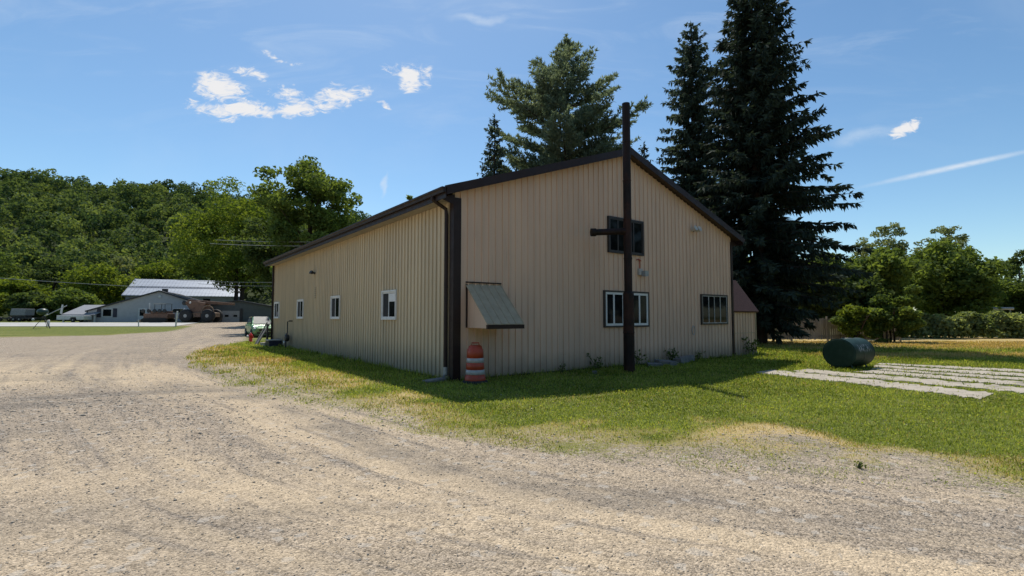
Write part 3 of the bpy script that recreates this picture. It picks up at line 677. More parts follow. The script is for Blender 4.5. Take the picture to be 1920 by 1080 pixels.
def spruce(name, label, px, d, H, R0, seed, leaf, zlow=1.0, dens=1.0, group=None, droop=.55, skew=0.0, power=.72, bl=.6):
    rg = np.random.default_rng(seed); x0, y0, z0 = at(px, d); root = thing(name, label, 'tree', (x0, y0, z0-.05), 0, group)
    mb = MB(); mb.tube([(0, 0, 0), (0, 0, H*.5), (.05, 0, H*.98)], [.36*H/22, .2*H/22, .02], 9)
    CC, AA, BB, TT = [], [], [], []
    z = zlow
    while z < H-.25:
        t_ = (z-zlow)/(H-zlow); Rz = R0*(1-t_)**power*min(1, .42+4.2*t_)
        nb = int(rg.integers(5, 9)*(.55+.40*dens)); az0 = rg.uniform(0, 6.28)
        for k in range(nb):
            az = az0+6.283*k/nb+rg.normal(0, .2); Lb = max(.25, Rz*rg.uniform(.62, 1.12)*(1+skew*math.cos(az)))
            el0 = .42-.75*(1-t_)*droop/.55+rg.normal(0, .1)
            dirh = np.array([math.cos(az), math.sin(az), 0]); side = np.array([-math.sin(az), math.cos(az), 0])
            m_ = max(4, int(Lb/.10*dens)); q = np.sort(rg.uniform(.10, 1, m_))
            zz = Lb*(math.tan(el0)*q-.18*q*q*droop+.22*np.maximum(q-.55, 0)**1.3)
            z_ = z+rg.uniform(-.3, .3); Pq = dirh*(Lb*q)[:, None]; Pq[:, 2] += z_+zz
            if Lb > .9: mb.tube([(0, 0, z), tuple(Pq[m_//2]), tuple(Pq[-1])], [.02+.01*Lb, .012+.006*Lb, .006], 4, False)
            for rep in range(3):
                ln = bl*rg.uniform(.45, 1.1, m_)*np.clip(1.15-.55*q, .3, 1)*min(1, .45+Lb/3.2)
                sd_ = rg.choice([-1, 1], m_)*rg.uniform(.2, 1.0, m_)
                hang = rg.uniform(.5, 2.2, m_)*droop*1.7 if rep else rg.uniform(-.2, .4, m_)
                dv = unit(dirh*rg.uniform(.25, .9, m_)[:, None]+side*sd_[:, None]+np.array([0, 0, -1.0])*hang[:, None])
                wv = unit(np.cross(dv, rg.normal(size=(m_, 3))))
                CC.append(Pq+dv*ln[:, None]*.5); AA.append(dv*ln[:, None]*.55); BB.append(wv*(.035+.08*ln)[:, None]*rg.uniform(.7, 1.2, m_)[:, None])
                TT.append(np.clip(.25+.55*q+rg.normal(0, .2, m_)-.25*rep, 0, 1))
        z += rg.uniform(.25, .42)*(1.15 if dens < .8 else 1)
    # leader
    k = 30; zt_ = rg.uniform(H-1.0, H, k); dv = unit(np.stack([rg.normal(size=k)*.5, rg.normal(size=k)*.5, np.abs(rg.normal(size=k))+.4], -1))
    CC.append(np.stack([0*zt_, 0*zt_, zt_], -1)+dv*.1); AA.append(dv*.2); BB.append(unit(np.cross(dv, rg.normal(size=(k, 3))))*.05); TT.append(np.full(k, .6))
    v, f = diamonds(np.concatenate(CC), np.concatenate(AA), np.concatenate(BB))
    np_mesh('crown', v, f, L[leaf], root, np.repeat(np.concatenate(TT), 4)); mb.build('trunk', M['bark'], root)
    return root
def pine(name, label, px, d, H, R0, seed, zlow=4.0, dens=1.0, sh=None, leaf='pine'):
    rg = np.random.default_rng(seed); x0, y0, z0 = at(px, d); root = thing(name, label, 'tree', (x0, y0, z0-.05))
    mb = MB(); mb.tube([(0, 0, 0), (.1, 0, H*.5), (0, 0, H*.97)], [.45*H/25, .26*H/25, .03], 9)
    CC, AA, BB, TT = [], [], [], []
    def tuft(Pt, up, tone):
        m_ = len(Pt); k = 9
        Pk = np.repeat(Pt, k, 0); dv = unit(rg.normal(size=(m_*k, 3))*.75+np.repeat(up, k, 0)*.8); ln = rg.uniform(.2, .42, m_*k)[:, None]
        CC.append(Pk+dv*ln*.5); AA.append(dv*ln*.6); BB.append(unit(np.cross(dv, rg.normal(size=(m_*k, 3))))*rg.uniform(.035, .065, m_*k)[:, None])
        TT.append(np.clip(np.repeat(tone, k)+rg.normal(0, .18, m_*k), 0, 1))
    z = zlow
    while z < H-.3:
        t_ = (z-zlow)/(H-zlow); Rz = sh(t_)*R0 if sh else R0*(1-t_)**.75
        nb = rg.integers(4, 7); az0 = rg.uniform(0, 6.28)
        for k in range(nb):
            az = az0+6.283*k/nb+rg.normal(0, .25); Lb = max(.35, min(Rz*rg.uniform(.5, 1.22), (H-z)*.75/(.25+.45*t_))); el = .08+.42*t_+rg.normal(0, .12)
            dirh = np.array([math.cos(az), math.sin(az), 0]); side = np.array([-math.sin(az), math.cos(az), 0])
            def curve(q): return dirh*(Lb*q)[:, None]*(1-.06*q[:, None])+np.array([0, 0, 1.])*(z+Lb*(math.tan(el)*q*.6+(.20-.06*t_)*q**2.2))[:, None]
            pts = curve(np.linspace(0, 1, 5)); mb.tube([tuple(a) for a in pts], [.02+.013*Lb, .017+.01*Lb, .013+.007*Lb, .012, .008], 4, False)
            tone = rg.uniform(.15, .75)
            qs = np.linspace(.22, 1, max(3, int(Lb*3.2*dens))); base_ = curve(qs)
            tuft(base_, np.repeat((dirh*.5+np.array([0, 0, .9]))[None], len(qs), 0), np.full(len(qs), tone))
            for q, bp in zip(qs, base_):
                for s in (-1, 1):
                    if rg.uniform() < .12: continue
                    l2 = Lb*.30*(1.15-q*.75)*rg.uniform(.6, 1.2)+.2; dd = unit(dirh*.75+side*s*rg.uniform(.5, 1)+np.array([0, 0, rg.uniform(.15, .7)]))
                    m_ = max(2, int(l2*4.5*dens)); qq = np.linspace(.3, 1, m_)
                    tuft(bp+dd*(l2*qq)[:, None], np.repeat((dd*.6+np.array([0, 0, .7]))[None], m_, 0), np.full(m_, tone)+.15*qq)
        z += rg.uniform(.55, .95)
    zz_ = np.linspace(H-1.6, H+.1, 16); tuft(np.stack([0*zz_, 0*zz_, zz_], -1)+rg.normal(0, .08, (16, 3)), np.tile([0, 0, 1.1], (16, 1)), np.full(16, .6))
    v, f = diamonds(np.concatenate(CC), np.concatenate(AA), np.concatenate(BB))
    np_mesh('crown', v, f, L[leaf], root, np.repeat(np.concatenate(TT), 4)); mb.build('trunk', M['bark'], root)
    return root

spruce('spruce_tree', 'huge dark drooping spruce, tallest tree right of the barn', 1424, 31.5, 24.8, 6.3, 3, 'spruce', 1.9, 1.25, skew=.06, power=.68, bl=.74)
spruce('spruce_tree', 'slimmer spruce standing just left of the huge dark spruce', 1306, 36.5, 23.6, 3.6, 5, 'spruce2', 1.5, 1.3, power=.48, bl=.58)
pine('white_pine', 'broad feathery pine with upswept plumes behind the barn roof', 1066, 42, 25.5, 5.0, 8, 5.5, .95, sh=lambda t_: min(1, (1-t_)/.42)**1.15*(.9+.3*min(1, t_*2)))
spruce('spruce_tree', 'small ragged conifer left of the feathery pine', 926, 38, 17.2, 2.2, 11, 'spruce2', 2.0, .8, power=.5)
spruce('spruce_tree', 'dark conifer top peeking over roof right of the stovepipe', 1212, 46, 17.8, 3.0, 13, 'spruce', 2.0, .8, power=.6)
deciduous('maple_tree', 'tall rounded maple rising above the far end of barn', 574, 56, 256, 92, 5.0, 'maple', .25, 16500, 21, lumps=.55, gap=.78, ncl=150)
deciduous('locust_tree', 'broad yellow green tree with thin stems left of the tall maple', 445, 91, 338, 104, 4.0, 'light', .30, 21000, 22, stems=5, gap=.8)
deciduous('locust_tree', 'dark leafy tree behind the green car, overhanging grey sheds', 525, 68, 395, 76, 4.6, 'dark', .26, 11000, 23, stems=3, gap=.85)
deciduous('maple_tree', 'tree whose leafy tip shows over the barn eave', 757, 52, 364, 34, 4.0, 'light', .25, 4500, 24)
deciduous('maple_tree', 'mid green tree tucked under the huge dark spruce', 1640, 44, 452, 70, 1.2, 'maple', .24, 11000, 25)
deciduous('sumac_tree', 'pale feathery tree showing above trees beside the spruce', 1655, 56, 424, 58, 3.5, 'pale', .17, 8000, 26, gap=.55, ncl=190, bark='greybark')
deciduous('maple_tree', 'dense round deep green tree above the vine hedge', 1772, 48, 446, 88, .9, 'maple', .23, 16000, 27, lumps=.3)
deciduous('sumac_tree', 'pale feathery treetop behind the dense round tree', 1780, 58, 422, 56, 4.0, 'pale', .17, 7000, 28, gap=.55, ncl=180, bark='greybark')
deciduous('maple_tree', 'low mid green tree right of the dense round tree', 1868, 60, 512, 52, 1.0, 'maple', .24, 7000, 29)
deciduous('ash_tree', 'thin half bare grey tree at the right edge', 1918, 62, 466, 48, 2.0, 'dark', .19, 5200, 30, gap=.6, ncl=140, bark='greybark')
deciduous('ash_tree', 'dark round tree outside the row beyond the vines', 2040, 55, 470, 95, 1.0, 'dark', .25, 8000, 31)
deciduous('lilac_bush', 'large shrub with dark gaps before the board fence', 1664, 33.0, 548, 76, .05, 'maple', .15, 9000, 32, 'bush', stems=4, depthscale=.45, lumps=.9, ncl=46, gap=.8)
deciduous('lilac_bush', 'sunlit yellowish shrub leaning over the fence end', 1600, 33.2, 566, 34, .2, 'light', .13, 2600, 33, 'bush', stems=2, depthscale=.7)
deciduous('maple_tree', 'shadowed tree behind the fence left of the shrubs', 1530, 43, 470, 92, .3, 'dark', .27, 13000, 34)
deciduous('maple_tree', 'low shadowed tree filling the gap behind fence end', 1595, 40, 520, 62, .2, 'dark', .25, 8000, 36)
for i, (x_, y_) in enumerate(((47, 12), (52, 22), (50, 32), (40, 1))):  # unseen trees, added so the gable windows reflect dark foliage
    o_ = deciduous('maple_tree', ['tall tree far right beyond the slabs, nearest the camera', 'second tree out to the right of the slabs', 'tree right of the vine hedge end', 'tree at the far right side behind the camera line'][i], 960, 12, -500, 480, .3, 'dark', .42, 6000, 140+i)
    o_.location = (x_, y_, 0)
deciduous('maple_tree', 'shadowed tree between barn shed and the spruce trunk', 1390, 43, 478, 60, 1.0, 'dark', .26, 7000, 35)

# vine hedge on the right
rg = np.random.default_rng(40)
HD = thing('vine_hedge', 'long low bank of vines beyond the straw coloured grass', 'hedge', (37, 40, 0))
n = 26000; cx = rg.uniform(-5.5, 15, n); ht = 1.9+.7*(fbm(cx, cx*0+3, .9, 50)-.5)*2-.25*sstep(-3.5, -5.5, cx); cz = ht*rg.uniform(0, 1, n)**.6; dy = rg.uniform(-1, 1, n)*1.3*np.sqrt(np.clip(1.05-(cz/ht)**2, .05, 1))
bump_ = (fbm(cx, cz, 1.4, 51)-.5)*1.2
C = np.stack([cx, dy-.06*cx+bump_*np.sign(dy), cz], -1); v, f = rand_leaves(C, np.full(n, .15), rg)
np_mesh('foliage', v, f, L['vine'], HD, np.repeat(np.clip(fbm(cx, cz, 1.2, 52)*1.3-.2+rg.normal(0, .2, n), 0, 1), 4))
for k in range(40):
    mb = MB(); x = rg.uniform(-5, 14.5); mb.tube([(x, -.06*x, 0), (x+rg.uniform(-.4, .4), -.06*x+rg.uniform(-.5, .5), 1.2)], [.02, .008], 4); mb.build('stem', M['bark'], HD)

# board fence
FN = thing('board_fence', 'weathered pale board fence in deep shade behind spruce', 'fence', (16.5, 34.4, 0), R(-1))
rg = np.random.default_rng(41)
for pnl in range(4):
    x0 = pnl*2.42; mb = MB()
    for k in range(16):
        x = x0+.06+k*.145; h_ = 1.55+rg.uniform(-.03, .03); mb.box(x, x+.125, -.012, .012, .10+rg.uniform(0, .05), h_)
    for z in (.35, .95, 1.40): mb.box(x0+.06, x0+2.36, .013, .05, z, z+.09)
    mb.build('board_panel', M['fence'], FN)
for pnl in range(5):
    mb = MB(); mb.box(pnl*2.42-.05, pnl*2.42+.05, -.05, .05, -.05, 1.68); mb.build('post', M['fence'], FN)
RL = thing('guard_rail', 'pale metal rail showing above the vine hedge', 'rail', (*at(1836, 46)[:2], 0), R(-2))
mb = MB(); mb.prism([(-.02, 2.28), (.02, 2.34), (.02, 2.46), (-.02, 2.52), (-.05, 2.46), (-.05, 2.34)], 0, 0, 3.0); mb.build('rail', M['steel'], RL)
for x in (.2, 2.7):
    mb = MB(); mb.box(x, x+.08, .03, .11, 0, 2.4); mb.build('post', M['greyframe'], RL)

# ------------------------------------------------------------------ hill and forest
def hill(r, y):        # r = x / y
    ridge = np.interp(r, [-3, -1.6, -1.013, -.94, -.80, -.59, -.42, -.33, -.25, -.1, .15, .35], [52, 58, 60, 58.5, 53, 50, 43, 40, 37, 30, 10, 0])
    u = np.clip((y-98)/(255-98), 0, 1.6); prof = np.where(u < 1, u**1.05*(1.0-.0*u), 1-.25*(u-1))
    prof = np.where(u < 1, sstep(-.35, 1.06, u)*1.06-.17*(1-u), prof); prof = np.clip(prof, 0, 1.02)
    return .9+ridge*np.where(u > 0, prof, 0)+(fbm(r*y, y, .02, 60)-.5)*7*np.clip(u, 0, 1)
rr_ = np.linspace(-2.4, .4, 90); yy_ = np.concatenate([np.linspace(96, 260, 60), np.linspace(280, 420, 10)])
RR, YY = np.meshgrid(rr_, yy_); ZZ = hill(RR, YY)-1.5
ii = np.arange(RR.size).reshape(RR.shape)
M['hillsoil'] = pmat('forest_floor', (.03, .045, .014), (.045, .06, .02), .95, .2, .1)
kind(np_mesh('hill', np.stack([(RR*YY).ravel(), YY.ravel(), ZZ.ravel()], -1), np.stack([ii[:-1, :-1], ii[:-1, 1:], ii[1:, 1:], ii[1:, :-1]], -1).reshape(-1, 4), M['hillsoil'], smooth=True), 'structure')
rg = np.random.default_rng(61); VV, FF, TI, SZ = [], [], [], 0
pts = []
for y in np.arange(112, 275, 5.8):
    for x in np.arange(-1.5*y, .10*y, 6.6): pts.append((x+rg.uniform(-3, 3), y+rg.uniform(-3, 3)))
for y in (-62, -70, -80, -92):  # unseen rows behind the camera, added to darken reflections in the panes
    for x in np.arange(-150, 150, 8.2): pts.append((x+rg.uniform(-3, 3), y+rg.uniform(-3, 3)))
pts = np.array(pts)
LV, LT_ = [], []
for x, y in pts:
    r = x/y; z = float(hill(np.array(r), np.array(y))) if y > 0 else 2.0+(-62-y)*.35; R_ = rg.uniform(2.5, 3.6)*rg.uniform(1, 1.5)*(1.0 if y > 140 else .9); H_ = R_*rg.uniform(1.6, 2.9)
    R_ *= 1 if y > 0 else 1.35; n = int(380*(R_/4.5)**1.8*np.clip(190/abs(y), .75, 1.5)) if y > 0 else 420; nl = 9
    bd = unit(rg.normal(size=(nl, 3))+np.array([0, -.3, .45])); bc = bd*np.array([R_*.5, R_*.5, H_*.34]); br = rg.uniform(.36, .56, nl)*R_
    k = rg.integers(0, nl, n); dd = unit(rg.normal(size=(n, 3))+np.array([0, -.25, .35]))
    C = bc[k]+dd*(br[k]*rg.uniform(.86, 1.03, n))[:, None]+np.array([x, y, z+H_*.52])
    LV.append(rand_leaves(C, np.full(n, (.54 if y > 150 else .44) if y > 0 else 1.0), rg)[0]); tone = np.clip(rg.normal(.38, .26)+1.1*(float(fbm(np.array(x), np.array(y), .03, 66))-.5), -.1, 1.0); LT_.append(np.clip(tone+rg.normal(0, .16, n), 0, 1))
LV = np.concatenate(LV); fo = np_mesh('forest', LV, np.arange(len(LV)).reshape(-1, 4), L['forest'], None, np.repeat(np.concatenate(LT_), 4)); kind(fo, 'stuff')
tag(fo, 'dense deciduous forest covering the whole hillside', 'forest')
# trees one can tell apart at the hill foot
foot = [(-30, 100, 470, 62, 'maple', 'leafy tree at the left picture edge below the hill', 1), (35, 92, 512, 45, 'light', 'low yellow green tree behind the box trailer', 1), (95, 105, 478, 55, 'dark', 'dark bluish tree between trailer and porch', 1),
        (178, 98, 484, 66, 'light', 'yellow green tree above the grey house porch', 2), (235, 112, 470, 40, 'pale', 'small greyish pale tree above the metal roof corner', 1), (302, 110, 474, 48, 'light', 'bright yellow green tree above the pale metal roof', 2),
        (372, 112, 462, 46, 'maple', 'green tree between bright tree and broad locust', 1), (140, 88, 545, 46, 'maple', 'low bushy tree right behind the porch roof', 2), (60, 86, 548, 40, 'dark', 'low dark tree behind the tripod stand', 1), (-40, 84, 545, 45, 'light', 'low tree just past the left edge', 1)]
for i, (px, d, top, hw, lf, lab, st_) in enumerate(foot):
    deciduous('maple_tree' if lf != 'pale' else 'willow_tree', lab, px, d, top, hw, .4, lf, .34, 6500, 70+i, stems=st_)

# ------------------------------------------------------------------ far buildings
def gable_house(w, d, he, hr, mat, roofmat, root, ov=.3):
    mb = MB(); mb.prism([(-w/2, -.3), (w/2, -.3), (w/2, he), (0, hr), (-w/2, he)], 1, 0, d); mb.build('wall', mat, root)
    mb = MB(); sl = (hr-he)/(w/2)
    for q in (-1, 1): mb.prism([(0, hr+.02), (0, hr+.2), (q*(w/2+ov), he-ov*sl+.2), (q*(w/2+ov), he-ov*sl+.02)], 1, -ov, d+ov)
    return mb.build('roof', roofmat, root)
x, y, z = at(298, 77.5)
GH = thing('grey_house', 'long low grey gabled workshop with shuttered window across road', 'building', (x, y, z), R(22))
rf = gable_house(17.4, 14, 1.55, 4.6, M['greywall'], M['tarroof'], GH)
mb = MB(); mb.box(-.35, .35, 3, 3.7, 4.4, 5.2); mb.build('chimney', M['black'], rf)
mb = MB(); mb.box(-7.0, -5.8, -.04, .0, .75, 1.95); w = mb.build('window', M['offwhite'], GH); mb = MB(); mb.box(-6.9, -5.9, -.06, -.041, .85, 1.85); mb.build('pane', M['glass'], w)
for x_ in (-7.65, -5.7):
    mb = MB(); mb.box(x_, x_+.5, -.05, 0, .68, 2.0); mb.build('shutter', M['navy'], GH)
mb = MB(); mb.box(-2.6, -1.5, -.05, 0, -.1, 2.05); dr = mb.build('door', M['offwhite'], GH); mb = MB(); mb.box(-2.38, -1.72, -.07, -.051, .9, 1.85); mb.build('pane', M['glass'], dr)
mb = MB(); mb.lathe([(.22, 0), (.22, .08), (.0, .12)], 10, Matrix.Translation((.1, -.02, 3.85)) @ Matrix.Rotation(R(90), 4, 'X')); mb.build('wall_lamp', M['offwhite'], GH)
# shaded porch on its left
x, y, z = at(151, 74)
PO = thing('open_carport', 'open carport with grey shingle roof left of the workshop', 'carport', (x, y, z), R(2))
mb = MB(); mb.prism([(-.4, .98), (3.6, 2.45), (3.6, 2.60), (-.4, 1.13)], 0, -2.3, 2.4); mb.build('roof', M['porchroof'], PO)
for x_ in (-2.2, 2.2):
    mb = MB(); mb.box(x_-.09, x_+.09, -.2, -.02, -.2, 1.05); mb.build('post', M['offwhite'], PO)
mb = MB(); mb.box(-2.25, 2.3, 3.4, 3.5, -.2, 2.3); mb.build('back_wall', M['darkwall'], PO)
mb = MB(); mb.prism([(-2.5, 1.3), (-2.28, 2.55), (-2.15, 2.55), (-2.28, 1.1)], 1, -.45, -.3); mb.build('rake_board', M['offwhite'], PO)
x, y, z = at(345, 98)
MH = thing('metal_roof_hall', 'big blue grey hall with pale metal roof behind the workshop', 'building', (x, y, z), R(22))
mb = MB(); mb.box(-9.4, 9, 0, 12, -.5, 4.75); mb.build('wall', M['bluewall'], MH)
mb = MB(); mb.prism([(-.5, 4.62), (7.0, 8.1), (14, 4.7), (14, 4.85), (7.0, 8.3), (-.5, 4.78)], 0, -9.9, 9.6)
for k in range(32): mb.prism([(-.5, 4.78), (7, 8.3), (7, 8.36), (-.5, 4.84)], 0, -9.8+k*.6, -9.74+k*.6)
rf = mb.build('roof', M['metalroof'], MH); mb = MB(); mb.box(-9.9, 9.6, 3.0, 3.16, 6.55, 6.66); mb.build('roof_seam', M['bluewall'], rf)
mb = MB(); mb.box(3.2, 4.4, -.05, 0, 3.2, 4.3); mb.build('window', M['glass'], MH)
x, y, z = at(447, 76)
GR = thing('dark_garage', 'dark grey green garage with pale roll-up door behind green car', 'building', (x, y, z), R(18))
rf = gable_house(10.5, 10, 2.1, 3.1, M['darkwall'], M['tarroof'], GR)
mb = MB(); mb.box(-2.1, .2, -.05, 0, -.1, 1.65); dr = mb.build('garage_door', M['greyframe'], GR)
for x_ in (-1.75, -.6):
    mb = MB(); mb.box(x_, x_+.5, -.07, -.051, .75, 1.05); mb.build('pane', M['glass'], dr)
mb = MB(); mb.box(.3, .62, -.12, 0, -.1, 2.0); mb.build('door_jamb', M['black'], GR)

# ------------------------------------------------------------------ vehicles
def wheel(parent, x, y, r, w, tm='rubber', rm='steel', axis='y'):
    mt = Matrix.Translation((x, y, r)) @ Matrix.Rotation(R(90), 4, 'X')
    mb = MB(); mb.lathe([(r*.6, -w/2), (r*.92, -w/2), (r, -w*.32), (r, w*.32), (r*.92, w/2), (r*.6, w/2)], 22, mt); wo = mb.build('wheel', M[tm], parent, True)
    mb = MB(); mb.lathe([(r*.15, -w/2-.012), (r*.55, -w/2+.03), (r*.60, -w/2+.004), (r*.60, w/2-.004), (r*.55, w/2-.03), (r*.15, w/2+.012)], 18, mt); mb.build('rim', M[rm], wo)
    return wo
CR = thing('parked_car', 'shiny green crossover parked at the far end of the barn', 'car', (-21.15, 42.6, 0), math.atan2(-.802, .598)+R(-.6))
# x forward; section rings from rear to front: (x, half width low, half width belt, z low, z belt)
st = [(-2.15, .70, .72, .45, .95), (-2.05, .84, .86, .32, 1.02), (-1.3, .90, .90, .25, 1.06), (0, .91, .91, .24, 1.04), (1.0, .91, .90, .24, 1.02), (1.6, .90, .86, .25, .96), (2.0, .86, .78, .27, .84), (2.18, .74, .66, .34, .70)]
mb = MB(); vs = []
for x, a, b2, z0, z1 in st: vs += [(x, -a*.9, z0), (x, -a, z0+.2), (x, -b2, z1-.1), (x, -b2*.88, z1), (x, b2*.88, z1), (x, b2, z1-.1), (x, a, z0+.2), (x, a*.9, z0)]
fs = [(8*i+k, 8*i+(k+1) % 8, 8*i+8+(k+1) % 8, 8*i+8+k) for i in range(len(st)-1) for k in range(8)]+[tuple(range(8)), tuple(range(8*len(st)-8, 8*len(st)))[::-1]]
mb.add(vs, fs); bd = mb.build('body', M['cargreen'], CR, False, .03)
cab = [(-2.0, .74, 1.03, -1.55, .60, 1.66), ]
mb = MB(); mb.add([(-2.0, -.76, 1.0), (.98, -.80, 1.0), (.98, .80, 1.0), (-2.0, .76, 1.0), (-1.5, -.60, 1.62), (.10, -.62, 1.68), (.10, .62, 1.68), (-1.5, .60, 1.62)], [(4, 5, 6, 7), (0, 3, 7, 4), (0, 4, 5, 1), (1, 5, 6, 2), (2, 6, 7, 3)]); mb.build('cabin', M['cargreen'], CR, False, .05)
mb = MB(); mb.add([(.93, -.69, 1.065), (.93, .69, 1.065), (.19, .56, 1.655), (.19, -.56, 1.655)], [(0, 1, 2, 3)]); ws = mb.build('windscreen', M['windscreen'], CR)
ws.location = (.022, 0, .016)
for s in (-1, 1):
    mb = MB(); q = [(.75, .79, 1.08), (-.35, .79, 1.08), (-.35, .655, 1.60), (.05, .655, 1.60)]; mb.add([(a, s*(b2+.018), c) for a, b2, c in q], [(0, 1, 2, 3)]); mb.build('side_window', M['carglass'], CR)
    mb = MB(); q = [(-.45, .79, 1.08), (-1.6, .775, 1.08), (-1.35, .645, 1.58), (-.45, .655, 1.60)]; mb.add([(a, s*(b2+.018), c) for a, b2, c in q], [(0, 1, 2, 3)]); mb.build('side_window', M['carglass'], CR)
    mb = MB(); mb.box(.55, .75, s*.92-.10, s*.92+.10, 1.02, 1.18); mb.build('mirror', M['cargreen'], CR, False, .03)
    mb = MB(); mb.prism([(2.0, .70), (2.12, .70), (1.95, .86), (1.7, .90)], 1, *sorted((s*.52, s*.83))); mb.build('headlight', M['headlamp'], CR)
    for x in (-1.3, 1.35): wheel(CR, x, s*.82, .35, .24)
mb = MB(); mb.box(2.12, 2.2, -.46, .46, .50, .66); mb.build('grille', M['black'], CR)
mb = MB(); mb.box(2.10, 2.21, -.62, .62, .30, .44); mb.build('lower_grille', M['black'], CR)
mb = MB(); mb.box(2.19, 2.225, -.26, .26, .44, .52); mb.build('number_plate', M['offwhite'], CR)

def put(name, label, cat, px, d, rz=0): x, y, z = at(px, d); return thing(name, label, cat, (x, y, z), rz)
# old orange paver
PV = put('paving_machine', 'old faded orange tracked machine with canopy before the workshop', 'machine', 297, 72)
mb = MB(); mb.box(-1.5, 1.9, -.8, .8, .55, 1.25); mb.box(-.6, 1.7, -.7, .7, 1.25, 1.6); mb.build('body', M['oldorange'], PV, False, .05)
for s in (-1, 1):
    mb = MB(); mb.prism([(-1.6, .1), (-1.3, 0), (1.6, 0), (1.95, .2), (1.95, .45), (1.6, .6), (-1.3, .6), (-1.6, .45)], 1, *sorted((s*.75, s*1.1))); mb.build('track', M['rubber'], PV)
mb = MB(); mb.box(-.2, 1.6, -.8, .8, 2.6, 2.68); cp = mb.build('canopy', M['greyframe'], PV)
for x in (0, 1.45):
    for y in (-.7, .7):
        mb = MB(); mb.tube([(x, y, 1.6), (x, y, 2.6)], .035, 6); mb.build('post', M['black'], cp)
mb = MB(); mb.tube([(-1.0, -.3, 1.2), (-1.0, -.3, 2.4), (-1.05, -.3, 2.75)], .08, 8); mb.build('exhaust', M['offwhite'], PV)
for x in (-1.5, -.7, .1, .8, 1.5):
    mb = MB(); mb.lathe([(.2, -.1), (.27, -.06), (.27, .06), (.2, .1)], 14, Matrix.Translation((x, -.85, 1.62)) @ Matrix.Rotation(R(90), 4, 'X')); mb.build('roller', M['black'], PV)
mb = MB(); mb.prism([(-1.5, .5), (-2.3, .15), (-2.35, .02), (-1.5, .02)], 1, -1.0, 1.0); mb.build('front_apron', M['tanpaint'], PV)
# wheeled crane
WC = put('mobile_crane', 'rusty tan wheeled crane with long boom pointing right', 'crane', 378, 72)
mb = MB(); mb.prism([(-2.4, .75), (2.3, .75), (2.3, 1.35), (1.0, 1.5), (-.9, 1.35), (-2.4, 1.3)], 1, -.9, .9); mb.build('chassis', M['tanpaint'], WC, False, .04)
mb = MB(); mb.prism([(-.9, 1.35), (.85, 1.5), (.9, 2.75), (-.2, 2.95), (-1.7, 3.0), (-1.9, 2.75)], 1, -.7, .7); mb.build('cab', M['oldorange'], WC, False, .04)
mb = MB(); mb.prism([(-1.9, 2.75), (-1.8, 3.25), (4.6, 2.75), (4.6, 2.45)], 1, -.3, .3); bo = mb.build('boom', M['oldorange'], WC, False, .03)
mb = MB(); mb.tube([(-.1, -.36, 2.9), (.25, -.4, 2.2), (.55, -.45, .9)], .13, 8); mb.build('hydraulic_ram', M['black'], WC)
mb = MB(); mb.lathe([(.15, -.15), (.34, -.1), (.34, .1), (.15, .15)], 16, Matrix.Translation((-2.2, -.3, 2.75)) @ Matrix.Rotation(R(90), 4, 'X')); mb.build('sheave', M['black'], WC)
mb = MB(); mb.lathe([(.0, 0), (.16, .02), (.12, .1)], 12, Matrix.Translation((-1.15, -.72, 2.78)) @ Matrix.Rotation(R(90), 4, 'X')); mb.build('lamp', M['offwhite'], WC)
for x in (-1.5, 1.55):
    for s in (-1, 1): wheel(WC, x, s*.95, .93, .55, 'rubber', 'greyframe')
mb = MB(); mb.tube([(1.5+.85*math.cos(a), -1.0, 1.5+.85*math.sin(a)) for a in np.linspace(0, math.pi, 12)], .07, 6); mb.build('wheel_guard', M['tanpaint'], WC)
mb = MB(); mb.box(-.3, .5, -1.0, -.92, .75, 1.35); mb.build('tool_box', M['oldorange'], WC)
# pale truck between them
TR = put('pickup_truck', 'pale truck nose with round wheel between orange machine and crane', 'truck', 339, 75, R(200))
mb = MB(); mb.prism([(-2.4, .5), (2.2, .5), (2.3, 1.2), (1.2, 1.35), (.7, 2.0), (-.6, 2.05), (-.9, 1.3), (-2.4, 1.25)], 1, -.85, .85); mb.build('body', M['offwhite'], TR, False, .05)
for s in (-1, 1):
    mb = MB(); y = s*.86; mb.add([(1.05, y, 1.38), (-.6, y, 1.38), (-.5, y, 1.95), (.65, y, 1.92)], [(0, 1, 2, 3)]); mb.build('side_window', M['carglass'], TR)
    for x in (-1.5, 1.5): wheel(TR, x, s*.78, .42, .26)
# white vehicle under the carport
VN = put('utility_trailer', 'low white trailer with dark wheel arch parked under the carport', 'trailer', 141, 73, R(2))
mb = MB(); mb.prism([(-1.9, .35), (-.1, .35), (.05, .72), (.75, .72), (.9, .35), (1.9, .35), (1.9, .95), (-1.9, 1.0)], 1, -.75, .75); mb.build('body', M['offwhite'], VN, False, .04)
for s in (-1, 1): wheel(VN, .4, s*.7, .33, .22)
mb = MB(); mb.tube([(-1.9, 0, .45), (-2.7, 0, .4)], .05, 6); mb.build('drawbar', M['black'], VN)
BT = put('box_trailer', 'grey box load on a low dark trailer at far left', 'trailer', 43, 78, R(2))
mb = MB(); mb.box(-3.0, 3.0, -.9, .9, .45, .62); mb.build('deck', M['black'], BT)
mb = MB(); mb.prism([(-1.15, .95), (1.1, .95), (1.2, 1.95), (-.95, 2.0)], 1, -.8, .8); mb.build('box', M['porchroof'], BT, False, .04)
mb = MB(); mb.box(-1.0, 1.0, -.5, .5, .62, .95); mb.build('frame', M['black'], BT)
for x in (-.5, .35, -2.6):
    for s in (-1, 1): wheel(BT, x, s*.8, .38, .24)
mb = MB(); mb.lathe([(.14, -.12), (.22, 0), (.14, .12)], 12, Matrix.Translation((2.5, -.95, .35)) @ Matrix.Rotation(R(90), 4, 'X')); mb.build('lamp', M['offwhite'], BT)
